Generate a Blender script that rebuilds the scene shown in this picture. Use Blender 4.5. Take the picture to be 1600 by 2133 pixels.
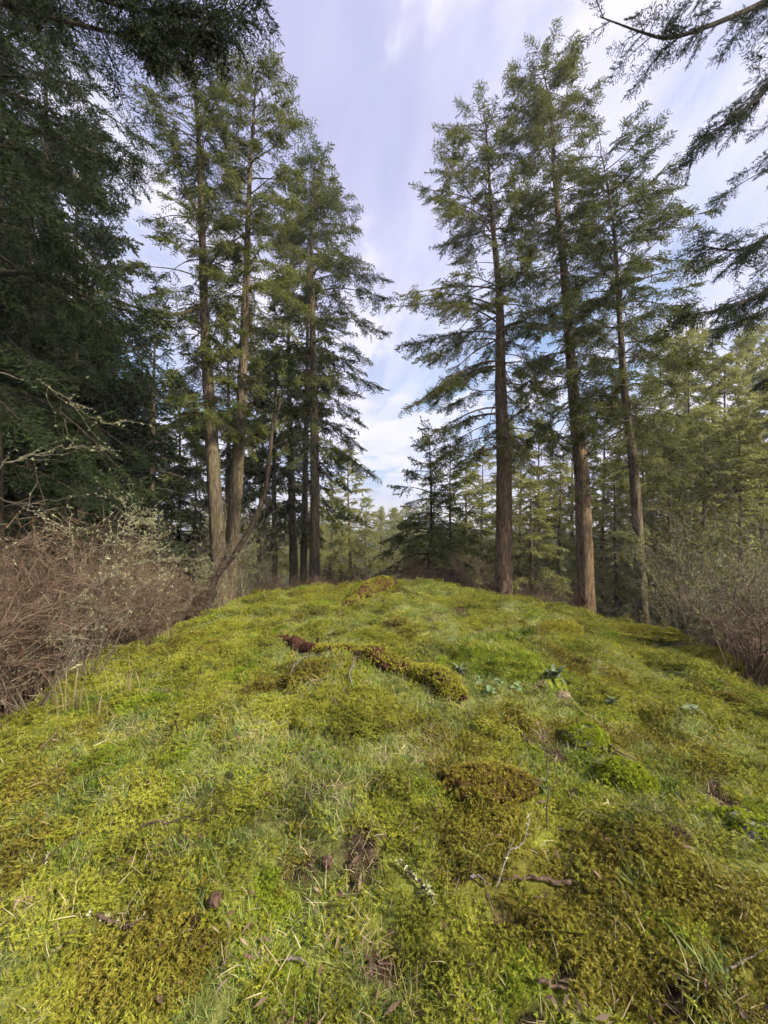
import bpy, math, random
import numpy as np
from mathutils import Vector

for o in list(bpy.data.objects):
    bpy.data.objects.remove(o, do_unlink=True)
scene = bpy.context.scene
COL = scene.collection
R = math.radians

# ------------------------------------------------------------------ camera
EYE = 1.6
FPX = 850.0                       # focal length in pixels of a 1600 x 2133 picture
cam = bpy.data.cameras.new('camera')
cam.sensor_fit = 'VERTICAL'
cam.sensor_height = 36.0
cam.lens = 36.0 * FPX / 2133.0
cam.clip_start = 0.05
cam.clip_end = 6000
camo = bpy.data.objects.new('camera', cam)
camo.location = (0, 0, EYE)
camo.rotation_euler = (R(90), 0, 0)
COL.objects.link(camo)
scene.camera = camo

# ------------------------------------------------------------------ light
SUN_EL, SUN_AZ = 38.0, 122.0      # azimuth measured clockwise from +Y (the view direction)
world = bpy.data.worlds.new('World')
scene.world = world
world.use_nodes = True
nt = world.node_tree
nt.nodes.clear()
def wn(t, **k):
    n = nt.nodes.new(t)
    for a, b in k.items():
        setattr(n, a, b)
    return n
def wmath(op, a, b=None, clamp=False):
    n = wn('ShaderNodeMath', operation=op, use_clamp=clamp)
    for i, v in enumerate((a, b)):
        if v is None: continue
        if isinstance(v, (int, float)): n.inputs[i].default_value = v
        else: nt.links.new(v, n.inputs[i])
    return n.outputs[0]
out = wn('ShaderNodeOutputWorld')
bg = wn('ShaderNodeBackground')
bg.inputs['Strength'].default_value = 0.068
sky = wn('ShaderNodeTexSky', sky_type='NISHITA')
sky.sun_disc = False
sky.sun_elevation = R(SUN_EL)
sky.sun_rotation = R(SUN_AZ)
sky.air_density = 1.0
sky.dust_density = 1.0
sky.ozone_density = 3.0
tc = wn('ShaderNodeTexCoord')
sep = wn('ShaderNodeSeparateXYZ')
nt.links.new(tc.outputs['Generated'], sep.inputs[0])
den = wmath('ADD', wmath('ABSOLUTE', sep.outputs[2]), 0.16)
cx = wmath('DIVIDE', sep.outputs[0], den)
cy = wmath('DIVIDE', sep.outputs[1], den)
comb = wn('ShaderNodeCombineXYZ')
nt.links.new(cx, comb.inputs[0]); nt.links.new(cy, comb.inputs[1])
def wnoise(scale, detail, rough, dist, off, stretch=(1, 1, 1), rot=0.0):
    m = wn('ShaderNodeMapping')
    m.inputs['Location'].default_value = off
    m.inputs['Scale'].default_value = stretch
    m.inputs['Rotation'].default_value = (0, 0, rot)
    nt.links.new(comb.outputs[0], m.inputs[0])
    n = wn('ShaderNodeTexNoise')
    n.inputs['Scale'].default_value = scale
    n.inputs['Detail'].default_value = detail
    n.inputs['Roughness'].default_value = rough
    n.inputs['Distortion'].default_value = dist
    nt.links.new(m.outputs[0], n.inputs['Vector'])
    return n.outputs['Fac']
def wramp(fac, stops):
    r = wn('ShaderNodeValToRGB')
    r.color_ramp.interpolation = 'EASE'
    e = r.color_ramp.elements
    while len(e) < len(stops): e.new(0.5)
    for i, (p, c) in enumerate(stops):
        e[i].position = p
        e[i].color = (c[0], c[1], c[2], 1)
    nt.links.new(fac, r.inputs[0])
    return r.outputs[0]
def wmix(fac, a, b):
    m = wn('ShaderNodeMix', data_type='RGBA')
    if isinstance(fac, float): m.inputs[0].default_value = fac
    else: nt.links.new(fac, m.inputs[0])
    for v, s in ((a, 6), (b, 7)):
        if isinstance(v, tuple): m.inputs[s].default_value = (v[0], v[1], v[2], 1)
        else: nt.links.new(v, m.inputs[s])
    return m.outputs[2]
veil = wramp(wnoise(0.55, 6, 0.55, 0.6, (3.1, 0.4, 0), (1.0, 0.55, 1), 0.5), [(0.32, (.25,)*3), (0.60, (1,)*3)])
puff = wramp(wnoise(1.4, 9, 0.62, 0.4, (1.7, 5.2, 0.3), (1, 0.8, 1), 0.2), [(0.47, (0,)*3), (0.58, (1,)*3)])
streak = wramp(wnoise(0.9, 7, 0.62, 0.9, (8.0, 2.0, 1.0), (1.6, 0.5, 1), 0.9), [(0.40, (0,)*3), (0.66, (1,)*3)])
SKY_GREY = (3.9, 3.95, 5.9)       # thin lilac overcast
SKY_LIT = (7.6, 7.3, 8.2)        # brighter cloud
el = sep.outputs[2]
low = wramp(el, [(0.0, (0,)*3), (0.10, (0.15,)*3), (0.22, (1,)*3), (0.36, (0.6,)*3), (0.50, (0.0,)*3)])
brk = wmath('MULTIPLY', low, wramp(wnoise(0.7, 5, 0.55, 0.5, (4.4, 1.0, 2.0), (0.9, 1.3, 1)), [(0.40, (0.0,)*3), (0.60, (1,)*3)]), True)
blue = wmix(0.55, sky.outputs[0], (3.0, 5.2, 8.2))
base = wmix(veil, blue, SKY_GREY)
base = wmix(wmath('MULTIPLY', brk, 0.85), base, blue)
c1 = wmix(wmath('MULTIPLY', streak, 0.8), base, (6.6, 6.5, 8.2))
c2 = wmix(wmath('MULTIPLY', puff, 0.7), c1, SKY_LIT)
nt.links.new(c2, bg.inputs['Color'])
nt.links.new(bg.outputs[0], out.inputs[0])
world.cycles.sampling_method = 'MANUAL'
world.cycles.sample_map_resolution = 256

sun = bpy.data.lights.new('sun', 'SUN')
sun.energy = 5.0
sun.angle = R(6)
sun.color = (1.0, 0.90, 0.74)
suno = bpy.data.objects.new('sun', sun)
a = R(SUN_AZ); e = R(SUN_EL)
sdir = Vector((math.sin(a) * math.cos(e), math.cos(a) * math.cos(e), math.sin(e)))
suno.rotation_euler = sdir.to_track_quat('Z', 'Y').to_euler()
suno.location = (0, -10, 20)
COL.objects.link(suno)

vs = scene.view_settings
vs.view_transform = 'Standard'
vs.look = 'None'
vs.gamma = 1.0
vs.use_curve_mapping = False
vs.exposure = 1.1
scene.cycles.max_bounces = 5
scene.cycles.adaptive_threshold = 0.045
scene.cycles.adaptive_min_samples = 12
scene.cycles.transparent_max_bounces = 8

# ------------------------------------------------------------------ numeric helpers
rng = np.random.default_rng(11)
_perm = np.random.default_rng(5).permutation(4096)
_grad = np.random.default_rng(6).normal(size=(4096, 3))
_grad /= np.linalg.norm(_grad, axis=1)[:, None]
def noise3(p):
    p = np.asarray(p, float)
    i = np.floor(p).astype(np.int64)
    f = p - i
    u = f * f * f * (f * (f * 6 - 15) + 10)
    r = 0.0
    for dx in (0, 1):
        for dy in (0, 1):
            for dz in (0, 1):
                h = _perm[(i[..., 0] + dx) & 4095]
                h = _perm[(h + i[..., 1] + dy) & 4095]
                h = _perm[(h + i[..., 2] + dz) & 4095]
                g = _grad[h]
                d = (g * (f - np.array([dx, dy, dz]))).sum(-1)
                w = (u[..., 0] if dx else 1 - u[..., 0]) * (u[..., 1] if dy else 1 - u[..., 1]) * (u[..., 2] if dz else 1 - u[..., 2])
                r = r + w * d
    return r
def fbm(p, o=4, g=0.5):
    p = np.asarray(p, float)
    r, am = 0.0, 1.0
    for k in range(o):
        r = r + am * noise3(p * (2.03 ** k) + 17.3 * k)
        am *= g
    return r
def sst(a, b, x):
    t = np.clip((x - a) / (b - a), 0, 1)
    return t * t * (3 - 2 * t)
def P(px, py, d):
    """a place in the world seen at picture point (px, py) from the standing point, d metres ahead"""
    return np.array([(px - 800) / FPX * d, d, EYE - (py - 1066.5) / FPX * d])
def norm(v):
    return v / np.maximum(np.linalg.norm(v, axis=-1, keepdims=True), 1e-9)

# ------------------------------------------------------------------ terrain shape
BUMPS = []      # (x, y, height, rx, ry, rot)
def h0(x, y):
    x = np.asarray(x, float); y = np.asarray(y, float)
    z = -np.where(x > 0.3, 0.046, 0.032) * (x - 0.3) ** 2 / (1 + 0.012 * (x - 0.3) ** 2) - 0.030 * np.maximum(y - 4, 0)
    ex = np.stack([x, y, 0 * x], -1)
    wob = 0.5 * noise3(ex * 0.5 + 3.3) + 0.2 * noise3(ex * 1.3)
    dl = (-3.35 - 0.05 * (y - 3)) - x
    dr = x - (5.3 - 0.68 * np.maximum(y - 7.3, 0) + 0.35 * np.maximum(y - 11.0, 0))
    df = (y - 10.4 + 0.12 * np.abs(x)) * 0.9
    d = np.maximum(np.maximum(dl, dr), df) + wob
    z = z - 0.45 * sst(0, 1.6, d) - 0.35 * sst(1.2, 5, d)
    r = np.hypot(x, y)
    z = z - 1.0 * sst(9, 20, r) - 2.2 * sst(18, 50, r) - 12 * sst(40, 200, r) - 20 * sst(150, 900, r)
    z = z + 26.0 * sst(900, 2200, r) * (0.6 + 0.8 * noise3(ex * 0.0016 + 7.7))
    return z
def h1(x, y):
    x = np.asarray(x, float); y = np.asarray(y, float)
    z = h0(x, y)
    near = 1 - sst(14, 30, np.hypot(x, y))
    p = np.stack([x, y, 0 * x], -1)
    b = 0.21 * noise3(p * 0.55 + 1.9) + 0.23 * noise3(p * 1.25 + 4.1) + 0.13 * np.abs(noise3(p * 2.3 + 9.1)) + 0.075 * noise3(p * 4.1) + 0.04 * noise3(p * 9.0)
    z = z + near * b
    for (bx, by, bh, rx, ry, rot) in BUMPS:
        c, s = math.cos(rot), math.sin(rot)
        u = ((x - bx) * c + (y - by) * s) / rx
        v = (-(x - bx) * s + (y - by) * c) / ry
        z = z + bh * np.exp(-(u * u + v * v))
    return z
def hz(x, y):
    return float(h1(np.array([x]), np.array([y]))[0])
def G(px, py, far=40.0):
    """where the sight line through (px, py) meets the ground"""
    d = np.geomspace(0.8, far, 1500)
    q = np.stack([(px - 800) / FPX * d, d, EYE - (py - 1066.5) / FPX * d], -1)
    below = np.nonzero(q[:, 2] < h1(q[:, 0], q[:, 1]))[0]
    k = below[0] if len(below) else -1
    return np.array([q[k, 0], q[k, 1], hz(q[k, 0], q[k, 1])])
def add_bump(px, py, bh, rx, ry, rot=0.0):
    g = G(px, py)
    BUMPS.append((g[0], g[1], bh, rx, ry, rot))
# moss-grown humps and hollows of the bald
add_bump(1060, 1390, 0.18, 0.95, 0.35, -0.5)
add_bump(820, 1250, 0.13, 0.35, 1.3, 0.1)
add_bump(1250, 1450, -0.10, 0.6, 0.5, 0.0)
add_bump(760, 1640, 0.07, 0.3, 0.4, 0.3)
add_bump(420, 1420, -0.08, 0.5, 0.5, 0.0)
add_bump(1480, 1600, 0.10, 0.4, 0.5, 0.4)
add_bump(870, 1310, 0.08, 0.6, 0.4, 0.0)
add_bump(1165, 1325, 0.16, 0.35, 0.25, -0.3)
add_bump(1300, 1325, 0.26, 1.0, 0.30, -0.35)
add_bump(1490, 1385, 0.24, 0.45, 0.3, -0.5)
add_bump(900, 1225, 0.10, 0.9, 0.5, 0.0)
add_bump(560, 1490, 0.07, 0.5, 0.25, 0.2)
add_bump(650, 1540, -0.05, 0.3, 0.12, 0.0)
add_bump(1400, 1880, 0.07, 0.45, 0.35, 0.5)
add_bump(1020, 1640, 0.06, 0.3, 0.2, 0.0)
add_bump(300, 1620, 0.07, 0.4, 0.25, 0.0)
add_bump(1250, 1950, -0.05, 0.25, 0.2, 0.0)

# ------------------------------------------------------------------ mesh helpers
def mesh_np(name, V, tris=None, quads=None, mt=None, mq=None, smooth=False, attrs=None, mats=()):
    V = np.asarray(V, np.float32)
    me = bpy.data.meshes.new(name)
    me.vertices.add(len(V))
    me.vertices.foreach_set('co', V.ravel())
    nt_ = 0 if tris is None else len(tris)
    nq_ = 0 if quads is None else len(quads)
    if nt_ + nq_:
        li = []
        if nt_: li.append(np.asarray(tris, np.int32).ravel())
        if nq_: li.append(np.asarray(quads, np.int32).ravel())
        li = np.concatenate(li)
        me.loops.add(len(li))
        me.loops.foreach_set('vertex_index', li)
        st = np.concatenate([np.arange(nt_) * 3, nt_ * 3 + np.arange(nq_) * 4]).astype(np.int32)
        me.polygons.add(nt_ + nq_)
        me.polygons.foreach_set('loop_start', st)
        mi = np.zeros(nt_ + nq_, np.int32)
        if mt is not None and nt_: mi[:nt_] = mt
        if mq is not None and nq_: mi[nt_:] = mq
        me.polygons.foreach_set('material_index', mi)
        sm = np.zeros(nt_ + nq_, bool)
        if smooth is True: sm[:] = True
        elif smooth == 'quads': sm[nt_:] = True
        me.polygons.foreach_set('use_smooth', sm)
    for m in mats: me.materials.append(m)
    for k, v in (attrs or {}).items():
        v = np.asarray(v, np.float32)
        if v.ndim == 1:
            at = me.attributes.new(k, 'FLOAT', 'POINT'); at.data.foreach_set('value', v)
        elif v.shape[1] == 4:
            at = me.attributes.new(k, 'FLOAT_COLOR', 'POINT'); at.data.foreach_set('color', v.ravel())
        else:
            at = me.attributes.new(k, 'FLOAT_VECTOR', 'POINT'); at.data.foreach_set('vector', v.ravel())
    me.update(calc_edges=True)
    return me
def link(name, me, parent=None, label=None, cat=None, group=None, kind=None, loc=None):
    o = bpy.data.objects.new(name, me)
    COL.objects.link(o)
    if loc is not None: o.location = loc
    if parent is not None: o.parent = parent
    if label: o['label'] = label
    if cat: o['category'] = cat
    if group: o['group'] = group
    if kind: o['kind'] = kind
    return o
def thing(name, label, cat, loc=(0, 0, 0), group=None, rz=0.0):
    o = link(name, None, None, label, cat, group, None, loc)
    o.empty_display_size = 0.1
    o.rotation_euler = (0, 0, rz)
    return o
class Buf:
    """collects triangles and quads with a tint per point"""
    def __init__(s): s.v = []; s.t = []; s.q = []; s.mt = []; s.mq = []; s.a = []; s.n = 0
    def add(s, V, tris=None, quads=None, mat=0, tint=0.5):
        V = np.asarray(V, float).reshape(-1, 3)
        if tris is not None and len(tris): s.t.append(np.asarray(tris) + s.n); s.mt.append(np.full(len(tris), mat))
        if quads is not None and len(quads): s.q.append(np.asarray(quads) + s.n); s.mq.append(np.full(len(quads), mat))
        s.v.append(V)
        s.a.append(np.broadcast_to(np.asarray(tint, float), (len(V),)))
        s.n += len(V)
    def mesh(s, name, mats, smooth='quads', origin=None):
        V = np.concatenate(s.v)
        if origin is not None: V = V - np.asarray(origin)
        cat = lambda L: np.concatenate(L) if L else None
        return mesh_np(name, V, cat(s.t), cat(s.q), cat(s.mt), cat(s.mq), smooth, {'tint': np.concatenate(s.a)}, mats)
def tubes(buf, Pts, Rad, sides, mat=0, tint=0.5, cap=False):
    """n tubes of k rings each: Pts (n,k,3), Rad (n,k)"""
    Pts = np.asarray(Pts, float); Rad = np.asarray(Rad, float)
    n, k, _ = Pts.shape
    T = norm(np.gradient(Pts, axis=1))
    ref = np.where(np.abs(T[..., 2:3]) > 0.85, np.array([1.0, 0.1, 0]), np.array([0, 0, 1.0]))
    flat = (np.abs(T[..., 2]).mean(1) > 0.75)[:, None, None]
    ref = np.where(flat, np.array([1.0, 0.13, 0]), np.array([0.05, 0.02, 1.0])) * np.ones((1, k, 1))
    N = norm(np.cross(T, ref)); B = np.cross(T, N)
    an = np.arange(sides) / sides * 2 * math.pi
    V = Pts[:, :, None, :] + Rad[:, :, None, None] * (np.cos(an)[None, None, :, None] * N[:, :, None, :] + np.sin(an)[None, None, :, None] * B[:, :, None, :])
    idx = np.arange(n * k * sides).reshape(n, k, sides)
    q = np.stack([idx[:, :-1, :], np.roll(idx, -1, 2)[:, :-1, :], np.roll(idx, -1, 2)[:, 1:, :], idx[:, 1:, :]], -1).reshape(-1, 4)
    tn = np.asarray(tint, float)
    if tn.ndim == 1: tn = np.repeat(tn, k * sides)
    buf.add(V, quads=q, mat=mat, tint=tn)
def smooth_path(pts, n):
    """Catmull-Rom through pts, n samples"""
    pts = np.asarray(pts, float)
    p = np.vstack([2 * pts[0] - pts[1], pts, 2 * pts[-1] - pts[-2]])
    seg = len(pts) - 1
    t = np.linspace(0, seg, n)
    i = np.minimum(t.astype(int), seg - 1); f = (t - i)[:, None]
    a, b, c, d = p[i], p[i + 1], p[i + 2], p[i + 3]
    return 0.5 * (2 * b + (c - a) * f + (2 * a - 5 * b + 4 * c - d) * f ** 2 + (3 * b - a - 3 * c + d) * f ** 3)

# ------------------------------------------------------------------ materials
class Mat:
    def __init__(s, name):
        s.m = bpy.data.materials.new(name); s.m.use_nodes = True
        s.nt = s.m.node_tree; s.nt.nodes.clear()
        s.out = s.n('ShaderNodeOutputMaterial')
    def n(s, t, **k):
        x = s.nt.nodes.new(t)
        for a_, b_ in k.items(): setattr(x, a_, b_)
        return x
    def l(s, a_, b_): s.nt.links.new(a_, b_)
    def attr(s, name, inst=False):
        x = s.n('ShaderNodeAttribute'); x.attribute_name = name
        x.attribute_type = 'INSTANCER' if inst else 'GEOMETRY'
        return x
    def noise(s, scale, detail=4, rough=0.55, dist=0.0, stretch=(1, 1, 1), coord='Object', off=(0, 0, 0)):
        t = s.n('ShaderNodeTexCoord'); mp = s.n('ShaderNodeMapping')
        mp.inputs['Scale'].default_value = stretch
        mp.inputs['Location'].default_value = off
        s.l(t.outputs[coord], mp.inputs[0])
        x = s.n('ShaderNodeTexNoise')
        x.inputs['Scale'].default_value = scale; x.inputs['Detail'].default_value = detail
        x.inputs['Roughness'].default_value = rough; x.inputs['Distortion'].default_value = dist
        s.l(mp.outputs[0], x.inputs['Vector'])
        return x.outputs['Fac']
    def ramp(s, fac, stops, ease='LINEAR'):
        r = s.n('ShaderNodeValToRGB'); r.color_ramp.interpolation = ease
        el = r.color_ramp.elements
        while len(el) < len(stops): el.new(0.5)
        for i, (p, c) in enumerate(stops):
            if not isinstance(c, tuple): c = (c, c, c)
            el[i].position = p; el[i].color = (*c, 1)
        s.l(fac, r.inputs[0])
        return r.outputs[0]
    def mix(s, fac, a_, b_, blend='MIX'):
        m = s.n('ShaderNodeMix', data_type='RGBA', blend_type=blend)
        for v, i in ((fac, 0), (a_, 6), (b_, 7)):
            if isinstance(v, (int, float)): m.inputs[i].default_value = v
            elif isinstance(v, tuple): m.inputs[i].default_value = (*v, 1)
            else: s.l(v, m.inputs[i])
        return m.outputs[2]
    def math(s, op, a_, b_=0.0, clamp=False):
        m = s.n('ShaderNodeMath', operation=op, use_clamp=clamp)
        for v, i in ((a_, 0), (b_, 1)):
            if isinstance(v, (int, float)): m.inputs[i].default_value = v
            else: s.l(v, m.inputs[i])
        return m.outputs[0]
    def bump(s, h, strength, dist):
        b = s.n('ShaderNodeBump'); b.inputs['Strength'].default_value = strength; b.inputs['Distance'].default_value = dist
        s.l(h, b.inputs['Height']); return b.outputs[0]
    def finish(s, color, rough=0.8, spec=0.25, normal=None, transl=0.0, tcol=None):
        p = s.n('ShaderNodeBsdfPrincipled')
        if isinstance(color, tuple): p.inputs['Base Color'].default_value = (*color, 1)
        else: s.l(color, p.inputs['Base Color'])
        p.inputs['Roughness'].default_value = rough
        p.inputs['Specular IOR Level'].default_value = spec
        if normal is not None: s.l(normal, p.inputs['Normal'])
        res = p.outputs[0]
        if transl > 0:
            t = s.n('ShaderNodeBsdfTranslucent')
            c = tcol if tcol is not None else color
            if isinstance(c, tuple): t.inputs[0].default_value = (*c, 1)
            else: s.l(c, t.inputs[0])
            m = s.n('ShaderNodeMixShader'); m.inputs[0].default_value = transl
            s.l(res, m.inputs[1]); s.l(t.outputs[0], m.inputs[2]); res = m.outputs[0]
        s.l(res, s.out.inputs[0])
        return s.m
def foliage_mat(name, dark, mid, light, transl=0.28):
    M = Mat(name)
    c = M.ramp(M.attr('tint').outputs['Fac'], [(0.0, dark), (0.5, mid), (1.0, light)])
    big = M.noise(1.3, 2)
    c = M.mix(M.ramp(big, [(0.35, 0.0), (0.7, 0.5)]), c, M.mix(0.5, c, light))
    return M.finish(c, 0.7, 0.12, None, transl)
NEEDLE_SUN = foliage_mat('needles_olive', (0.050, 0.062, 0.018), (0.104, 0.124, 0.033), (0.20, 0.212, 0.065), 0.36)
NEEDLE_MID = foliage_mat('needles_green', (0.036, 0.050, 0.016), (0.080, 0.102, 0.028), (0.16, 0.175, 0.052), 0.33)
NEEDLE_DARK_SHADE = foliage_mat('needles_dark_shade', (0.008, 0.014, 0.006), (0.017, 0.029, 0.010), (0.036, 0.052, 0.017), 0.2)  # dark needles, with some shade of the wood put into the colour
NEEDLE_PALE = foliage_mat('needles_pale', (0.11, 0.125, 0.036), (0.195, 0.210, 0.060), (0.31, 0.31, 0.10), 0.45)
def bark_mat(name, deep, mid, light, moss=(0.10, 0.11, 0.035), mossy=0.5, vs_=1.0):
    M = Mat(name)
    ridge = M.noise(15 * vs_, 6, 0.68, 0.8, (1, 1, 0.22))
    fine = M.noise(60 * vs_, 4, 0.65, 0.3, (1, 1, 0.5))
    blot = M.noise(1.6, 4, 0.6, 0.4, (1, 1, 0.6))
    c = M.ramp(ridge, [(0.38, deep), (0.5, mid), (0.63, light)])
    c = M.mix(M.ramp(fine, [(0.35, 0.0), (0.75, 0.45)]), c, M.mix(0.4, c, light))
    c = M.mix(M.math('MULTIPLY', M.ramp(blot, [(0.46, 0.0), (0.68, 1.0)]), mossy), c, moss)
    hgt = M.math('ADD', M.math('MULTIPLY', ridge, 1.0), M.math('MULTIPLY', fine, 0.3))
    return M.finish(c, 0.92, 0.15, M.bump(hgt, 1.0, 0.09))
BARK_RED = bark_mat('bark_red_brown', (0.030, 0.020, 0.014), (0.13, 0.085, 0.054), (0.31, 0.21, 0.13), (0.21, 0.18, 0.09), 0.45)
BARK_GREY = bark_mat('bark_grey_brown', (0.035, 0.026, 0.018), (0.105, 0.080, 0.054), (0.21, 0.165, 0.11), (0.16, 0.15, 0.06), 0.5)
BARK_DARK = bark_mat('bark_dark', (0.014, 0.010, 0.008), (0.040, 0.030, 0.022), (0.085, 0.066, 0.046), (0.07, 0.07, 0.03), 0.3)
def twig_mat(name, a_, b_, c_, inst=False):
    M = Mat(name)
    t = M.attr('tint').outputs['Fac']
    if inst:
        t = M.math('ADD', M.math('MULTIPLY', t, 0.6), M.math('MULTIPLY', M.attr('itint', True).outputs['Fac'], 0.4))
    return M.finish(M.ramp(t, [(0.1, a_), (0.5, b_), (0.95, c_)]), 0.85, 0.2)
TWIG_BROWN = twig_mat('twigs_brown', (0.030, 0.019, 0.013), (0.088, 0.056, 0.038), (0.22, 0.165, 0.11), True)
TWIG_RED = twig_mat('twigs_reddish', (0.060, 0.032, 0.022), (0.15, 0.092, 0.060), (0.28, 0.20, 0.13), True)
TWIG_GREY = twig_mat('twigs_grey', (0.05, 0.042, 0.030), (0.125, 0.110, 0.080), (0.26, 0.235, 0.17))
LICHEN = twig_mat('lichen_pale_green', (0.14, 0.15, 0.07), (0.25, 0.27, 0.13), (0.42, 0.44, 0.27))
LICHEN_Y = twig_mat('lichen_yellow_green', (0.11, 0.125, 0.030), (0.20, 0.225, 0.055), (0.34, 0.36, 0.12))

# ------------------------------------------------------------------ ground sheet
def graded(lo, hi, step, far, grow=1.16):
    mid = np.arange(lo, hi + 1e-6, step)
    a_, s_ = [], step
    x = lo
    while x > -far:
        s_ *= grow; x -= s_; a_.append(x)
    b_, s_ = [], step
    x = hi
    while x < far:
        s_ *= grow; x += s_; b_.append(x)
    return np.concatenate([a_[::-1], mid, b_])
gx = graded(-5.0, 6.2, 0.055, 3000)
gy = graded(0.2, 12.2, 0.055, 3000)
GX, GY = np.meshgrid(gx, gy)
GZ = h1(GX, GY)
nearp = np.stack([GX, GY, 0 * GX], -1)
def edge_out(x, y):
    """about 0 on the mossy bald, 1 on the thicket floor around it"""
    x = np.asarray(x, float); y = np.asarray(y, float)
    p = np.stack([x, y, 0 * x], -1)
    dl = (-3.35 - 0.05 * (y - 3)) - x
    dr = x - (5.3 - 0.68 * np.maximum(y - 7.3, 0) + 0.35 * np.maximum(y - 11.0, 0))
    df = (y - 10.9) * 0.9
    d = np.maximum(np.maximum(dl, dr), df) + 0.5 * noise3(p * 0.5 + 3.3) + 0.35 * noise3(p * 2.1)
    return sst(-0.15, 0.55, d)
def masks(x, y):
    p = np.stack([np.asarray(x, float), np.asarray(y, float), 0 * np.asarray(x, float)], -1)
    grass = sst(-0.24, 0.16, fbm(p * 0.85 + 21.0, 3) + 0.10 * np.sin(p[..., 0] * 0.9 + 1.0))
    brown = sst(0.12, 0.40, fbm(p * 1.15 + 33.0, 3) + 0.12 * sst(0.2, 2.2, p[..., 0]) * (1 - sst(2.4, 4, p[..., 1])))
    bright = sst(0.12, 0.42, fbm(p * 1.4 + 57.0, 3))
    soil = sst(0.32, 0.46, fbm(p * 2.2 + 71.0, 3))
    wv = 0.35 * noise3(p * 7.0 + 5.0)
    for sx, sy, rx, ry, what in SPOTS:
        u = np.exp(-((p[..., 0] - sx) / rx) ** 2 - ((p[..., 1] - sy) / ry) ** 2)
        u = sst(0.35, 0.6, u + wv * u)
        if what == 'g': bright = np.maximum(bright, u); grass = grass * (1 - 0.8 * u); brown = brown * (1 - u)
        elif what == 's': soil = np.maximum(soil, u)
        elif what == 'b': brown = np.maximum(brown, u); grass = grass * (1 - 0.6 * u)
        elif what == 'y': grass = grass * (1 - 0.9 * u); brown = brown * (1 - 0.8 * u); soil = soil * (1 - u)
    return grass, brown, bright, soil
SPOTS = []
for (px_, py_, rx_, ry_, w_) in [(1080, 2080, .16, .12, 'g'), (590, 2050, .15, .10, 'g'), (560, 1885, .15, .09, 'g'), (320, 1480, .35, .14, 'g'), (210, 1580, .22, .12, 'g'), (1060, 1370, .9, .35, 'g'), (1540, 1690, .2, .2, 'g'), (1210, 1540, .15, .1, 'g'),
        (1440, 2080, .14, .12, 's'), (370, 1770, .09, .05, 's'), (750, 1785, .12, .12, 's'), (605, 1545, .09, .06, 's'), (1430, 1740, .12, .07, 's'), (700, 1640, .08, .04, 's'), (240, 1935, .1, .05, 's'), (1190, 2010, .1, .06, 's'), (60, 1660, .1, .06, 's'), (960, 1275, .3, .25, 's'),
        (1350, 1900, .55, .45, 'b'), (1000, 1760, .3, .25, 'b'), (300, 1980, .3, .2, 'b'), (620, 1400, .5, .3, 'b'), (60, 1800, .2, .2, 'b'),
        (600, 1470, .5, .22, 'y'), (760, 1490, .4, .2, 'y'), (1030, 1530, .3, .25, 'y'), (480, 1700, .3, .2, 'y'), (1300, 1480, .5, .3, 'y'), (1480, 1440, .5, .4, 'y')]:
    q_ = G(px_, py_)
    SPOTS.append((q_[0], q_[1], rx_, ry_, w_))
gs_ = np.random.default_rng(77)
for k_ in range(26):
    y_ = gs_.uniform(1.1, 6.5); x_ = gs_.uniform(-.85, .95) * y_; r_ = gs_.uniform(.03, .06) * (1 + .12 * y_)
    SPOTS.append((x_, y_, r_ * gs_.uniform(1, 1.8), r_, 's'))
ne = np.hypot(GX, GY) < 40
gm = [np.where(ne, m, 0.4) for m in masks(GX, GY)]
eo = np.where(ne, edge_out(GX, GY), 1.0)
cols = np.stack([gm[0], gm[1], gm[2], gm[3]], -1).reshape(-1, 4)
ny_, nx_ = GX.shape
idx = np.arange(nx_ * ny_).reshape(ny_, nx_)
quads = np.stack([idx[:-1, :-1], idx[:-1, 1:], idx[1:, 1:], idx[1:, :-1]], -1).reshape(-1, 4)
M = Mat('mossy_ground')
ca = M.attr('masks'); sp = M.n('ShaderNodeSeparateColor'); M.l(ca.outputs['Color'], sp.inputs[0])
edge_a = M.attr('edge').outputs['Fac']
n1 = M.noise(22, 5, 0.7, 0.3); n2 = M.noise(120, 3, 0.6); n3 = M.noise(5, 4, 0.6)
moss = M.ramp(n1, [(0.3, (0.05, 0.055, 0.010)), (0.5, (0.15, 0.165, 0.024)), (0.7, (0.25, 0.26, 0.035))])
grs = M.ramp(n1, [(0.3, (0.045, 0.050, 0.014)), (0.5, (0.13, 0.145, 0.036)), (0.7, (0.22, 0.22, 0.07))])
brn = M.ramp(n1, [(0.3, (0.035, 0.024, 0.008)), (0.5, (0.095, 0.085, 0.018)), (0.7, (0.15, 0.13, 0.03))])
brt = M.ramp(n1, [(0.3, (0.045, 0.06, 0.008)), (0.5, (0.11, 0.145, 0.013)), (0.7, (0.17, 0.21, 0.02))])
sol = M.ramp(n1, [(0.3, (0.014, 0.009, 0.006)), (0.5, (0.045, 0.029, 0.017)), (0.75, (0.10, 0.072, 0.045))])
c = M.mix(sp.outputs[0], moss, grs)
c = M.mix(M.math('MULTIPLY', sp.outputs[1], 0.8), c, brn)
c = M.mix(M.math('MULTIPLY', sp.outputs[2], 0.7), c, brt)
c = M.mix(ca.outputs['Alpha'], c, sol)
lit = M.ramp(n1, [(0.3, (0.022, 0.015, 0.010)), (0.5, (0.070, 0.048, 0.032)), (0.75, (0.14, 0.105, 0.07))])
lit = M.mix(M.ramp(n3, [(0.5, 0.0), (0.7, 0.6)]), lit, grs)
c = M.mix(edge_a, c, lit)
hgt = M.math('ADD', n1, M.math('MULTIPLY', n2, 0.5))
far = M.attr('far').outputs['Fac']
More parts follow.
